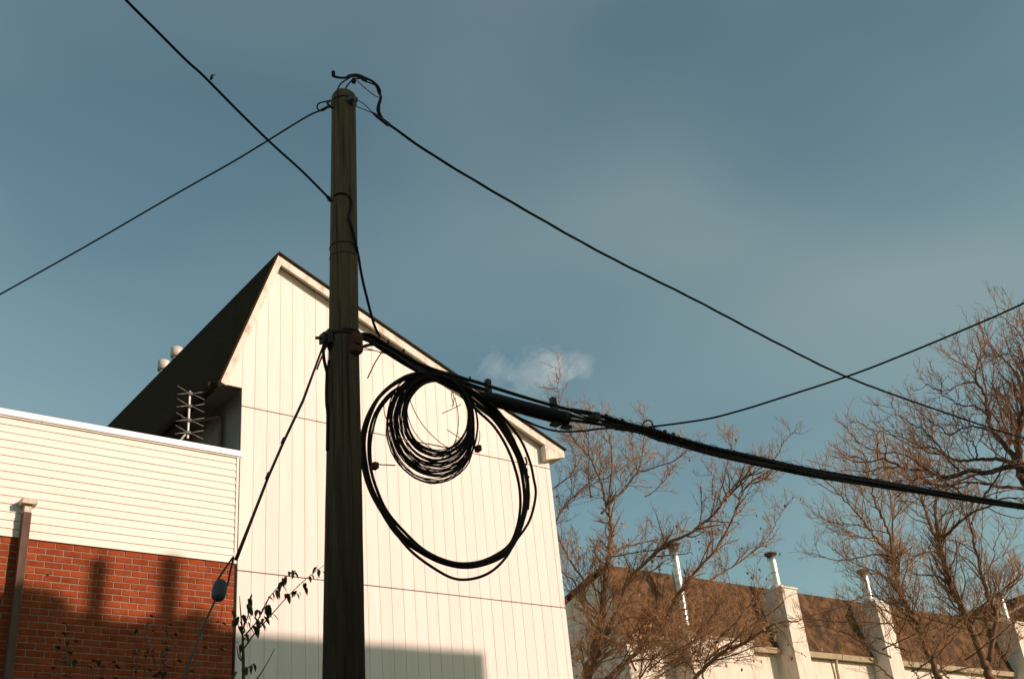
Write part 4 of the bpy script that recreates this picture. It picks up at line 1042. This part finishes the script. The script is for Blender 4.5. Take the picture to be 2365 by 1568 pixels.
slim(31, [(1420, 1640), (1400, 1568), (1320, 1380), (1200, 1100), (1100, 920), (1050, 700), (1030, 620)],
     [([(1030, 630), (1000, 560), (920, 480), (800, 320), (700, 200), (560, 60), (430, -60)], 0, .8, .055, .012), ([(1025, 600), (1000, 400), (930, 260), (870, 100), (850, -40), (820, -200)], 0, -.4, .05, .012),
      ([(1035, 640), (1030, 440), (1025, 250), (1000, 60), (990, -120)], 0, .5, .04, .01), ([(1030, 600), (900, 580), (800, 600), (600, 630), (480, 600), (380, 560)], 0, -.8, .03, .009),
      ([(1080, 860), (980, 760), (840, 700), (700, 640), (560, 540)], 0, 1, .03, .008), ([(1060, 780), (1120, 700), (1220, 600), (1300, 560)], 0, .6, .022, .008), ([(960, 500), (860, 470), (700, 410), (520, 330), (400, 260)], .1, -.7, .022, .007),
      ([(1120, 960), (1000, 960), (860, 900), (760, 930), (560, 1020), (300, 1080)], 0, -1, .028, .008), ([(880, 400), (760, 350), (640, 340), (540, 320)], .3, 1, .016, .006), ([(1180, 1060), (1060, 1120), (820, 1120), (400, 1100), (200, 1080)], 0, -.6, .022, .008),
      ([(900, 220), (800, 120), (740, 0), (680, -120)], 0, .6, .018, .006), ([(1020, 330), (1080, 240), (1150, 120), (1180, -20)], 0, -.5, .018, .006)],
     27.0, 'slim bare tree whose trunk leans past the brightest flue', .12)
slim(47, [(1850, 1650), (1800, 1568), (1740, 1400), (1650, 1150), (1560, 960), (1480, 800), (1420, 600), (1385, 470)],
     [([(1385, 480), (1310, 300), (1260, 150), (1180, 0), (1120, -120)], 0, .6, .06, .013), ([(1390, 470), (1372, 300), (1370, 150), (1390, 0), (1400, -160)], 0, -.4, .055, .013),
      ([(1405, 490), (1480, 400), (1560, 330), (1680, 240), (1800, 200), (1900, 140), (2069, 140)], 0, -1.2, .05, .018), ([(1420, 600), (1350, 560), (1240, 580), (1120, 650), (1060, 720)], 0, .8, .025, .008),
      ([(1790, 1420), (1850, 1080), (1780, 900), (1740, 760), (1690, 560), (1640, 330), (1600, 250), (1520, 80)], -.2, -.6, .07, .012), ([(1740, 760), (1820, 640), (1850, 480), (1930, 330)], -.4, 0, .022, .007),
      ([(1850, 1080), (1900, 900), (1960, 760), (2069, 640)], -.3, .6, .03, .01), ([(1480, 820), (1380, 760), (1280, 740), (1180, 760)], 0, -.7, .022, .007), ([(1560, 960), (1480, 940), (1380, 860), (1330, 740)], 0, .6, .022, .007),
      ([(1650, 1150), (1740, 1000), (1900, 860), (2069, 720)], 0, -.5, .03, .01), ([(1310, 300), (1220, 260), (1130, 170), (1050, 60)], .2, .8, .02, .007), ([(1330, 1400), (1480, 1180), (1680, 1020), (1900, 880), (2069, 760)], -.6, -.6, .025, .012),
      ([(1690, 560), (1620, 500), (1560, 520), (1500, 460)], -.4, .3, .018, .006), ([(1620, 1080), (1520, 1200), (1380, 1260), (1240, 1300)], 0, -.6, .024, .008)],
     25.5, 'bare tree with a sturdy forked trunk near the right edge', .15)

# large bare tree standing outside the right edge
kw3 = dict(length=(.26, .62, 1.2), dens=(10, 8, 4.6), up=.12)
t3 = Tree(77, (.0060, .0042))
DB = 19.5
b3 = at_d(c8((2060, 1640)), DB); ft3 = V((b3.x + .4, b3.y - .3, 0))
tree3 = empty('bare_tree', ft3, 'large bare tree with dark crooked limbs reaching in from the right edge', 'tree', 'bare trees in front of the row houses')
limb_obj(t3, tree3, [(2060, 1640), (1985, 1500), (1920, 1420), (1890, 1300), (1885, 1180), (1900, 1020), (1925, 900), (1935, 760), (1990, 600), (2010, 400)], c8, DB, DB + .4, .17, .010, 'trunk', 'bark_dark', start=[ft3, ft3.lerp(b3, .5)], t0=.5, **kw3)
BL = [
    ([(1990, 1350), (1930, 1340), (1800, 1350), (1650, 1390), (1540, 1370), (1400, 1420), (1300, 1410), (1220, 1370), (1050, 1350), (900, 1290), (800, 1310), (700, 1260)], 0, -1.6, .075, .01),
    ([(1930, 1460), (1870, 1300), (1780, 1180), (1700, 1080), (1660, 950), (1650, 830), (1590, 720), (1580, 620), (1640, 520), (1650, 420)], 0, 1.2, .075, .01),
    ([(1870, 1330), (1750, 1290), (1600, 1290), (1450, 1300), (1350, 1260), (1200, 1230), (1050, 1160), (900, 1060)], 0, .8, .05, .009),
    ([(1990, 1520), (1930, 1500), (1760, 1490), (1650, 1470), (1500, 1460), (1350, 1490), (1200, 1460)], 0, -1, .05, .010),
    ([(1700, 1090), (1620, 1060), (1500, 1060), (1400, 1110), (1300, 1050), (1180, 960), (1050, 860)], .6, -.5, .028, .007),
    ([(1660, 960), (1570, 900), (1480, 900), (1380, 850), (1280, 780), (1220, 740)], .8, .2, .025, .007),
    ([(1650, 830), (1720, 820), (1820, 830), (1930, 790)], 1, 1.6, .022, .008), ([(1590, 730), (1480, 740), (1400, 780), (1320, 790), (1230, 750)], 1, .2, .02, .006),
    ([(1580, 640), (1500, 600), (1450, 540), (1420, 500)], 1.2, 1.6, .014, .005), ([(1930, 780), (1850, 640), (1760, 540), (1690, 480), (1640, 330)], .4, .8, .025, .006),
    ([(1960, 660), (1900, 560), (1800, 530), (1700, 560), (1600, 640)], .4, -.4, .02, .006), ([(1985, 560), (1930, 420), (1860, 330), (1760, 250), (1730, 180)], .4, 1, .02, .006),
    ([(1400, 1420), (1330, 1480), (1280, 1560)], -1, -1.3, .02, .008), ([(1460, 1370), (1370, 1280), (1300, 1220), (1180, 1190), (1000, 1120), (800, 1060), (700, 1000)], -.6, -.2, .026, .007),
    ([(1220, 1370), (1100, 1280), (1000, 1240), (860, 1240), (720, 1160), (620, 1040)], -1.1, -.6, .022, .006), ([(1050, 1350), (900, 1350), (800, 1380), (640, 1370), (480, 1400)], -1.2, -2, .02, .006),
    ([(1350, 1260), (1260, 1130), (1130, 1040), (1000, 960), (960, 880)], .2, .9, .022, .006), ([(1600, 1290), (1560, 1180), (1480, 1120), (1420, 1000)], .2, .6, .022, .006),
    ([(1770, 1180), (1850, 1150), (1930, 1180)], .2, -.4, .02, .01), ([(1300, 1410), (1160, 1430), (1060, 1500), (960, 1568)], -1.2, -1.7, .02, .006),
    ([(1000, 1568), (1140, 1440), (1160, 1300), (1190, 1100), (1180, 900)], 1.5, 1.7, .018, .006), ([(1280, 1568), (1300, 1380), (1310, 1250), (1260, 1100), (1270, 960)], 1.6, 1.9, .018, .006),
    ([(1500, 1568), (1400, 1480), (1250, 1500), (1100, 1440), (950, 1460)], -.6, -1.2, .02, .006), ([(1640, 1560), (1750, 1400), (1800, 1250), (1840, 1080), (1830, 920)], -.5, -1, .022, .006),
    ([(1960, 1000), (1880, 960), (1780, 980), (1700, 930)], .4, -.3, .02, .006), ([(1990, 400), (1930, 330), (1900, 240), (1890, 150)], .4, .2, .014, .005),
]
rx = random.Random(19)
for k in range(12):                              # the half of the crown that lies outside the picture
    x0, y0 = 2000 + k * 6, 1560 - k * 70; an = rx.uniform(.35, 1.3); ln = rx.uniform(600, 950); l = []; d0 = rx.uniform(-.2, .3)
    for m_ in range(6):
        l.append((x0, y0)); an += rx.gauss(-.06, .12); x0 += sin(an) * ln / 5; y0 -= cos(an) * ln / 5
    BL.append((l, d0, d0 + rx.uniform(-2, 2), rx.uniform(.03, .055), .008))
for l, d0, d1, ra, rb in BL: limb_obj(t3, tree3, l, c8, DB + d0, DB + d1, ra, rb, 'limb', 'bark_dark', **kw3)
t3.twig.build('branchlets', 'twig_brown', tree3, kind='stuff'); t3.fine.build('twigs', 'twig_brown', tree3, kind='stuff')
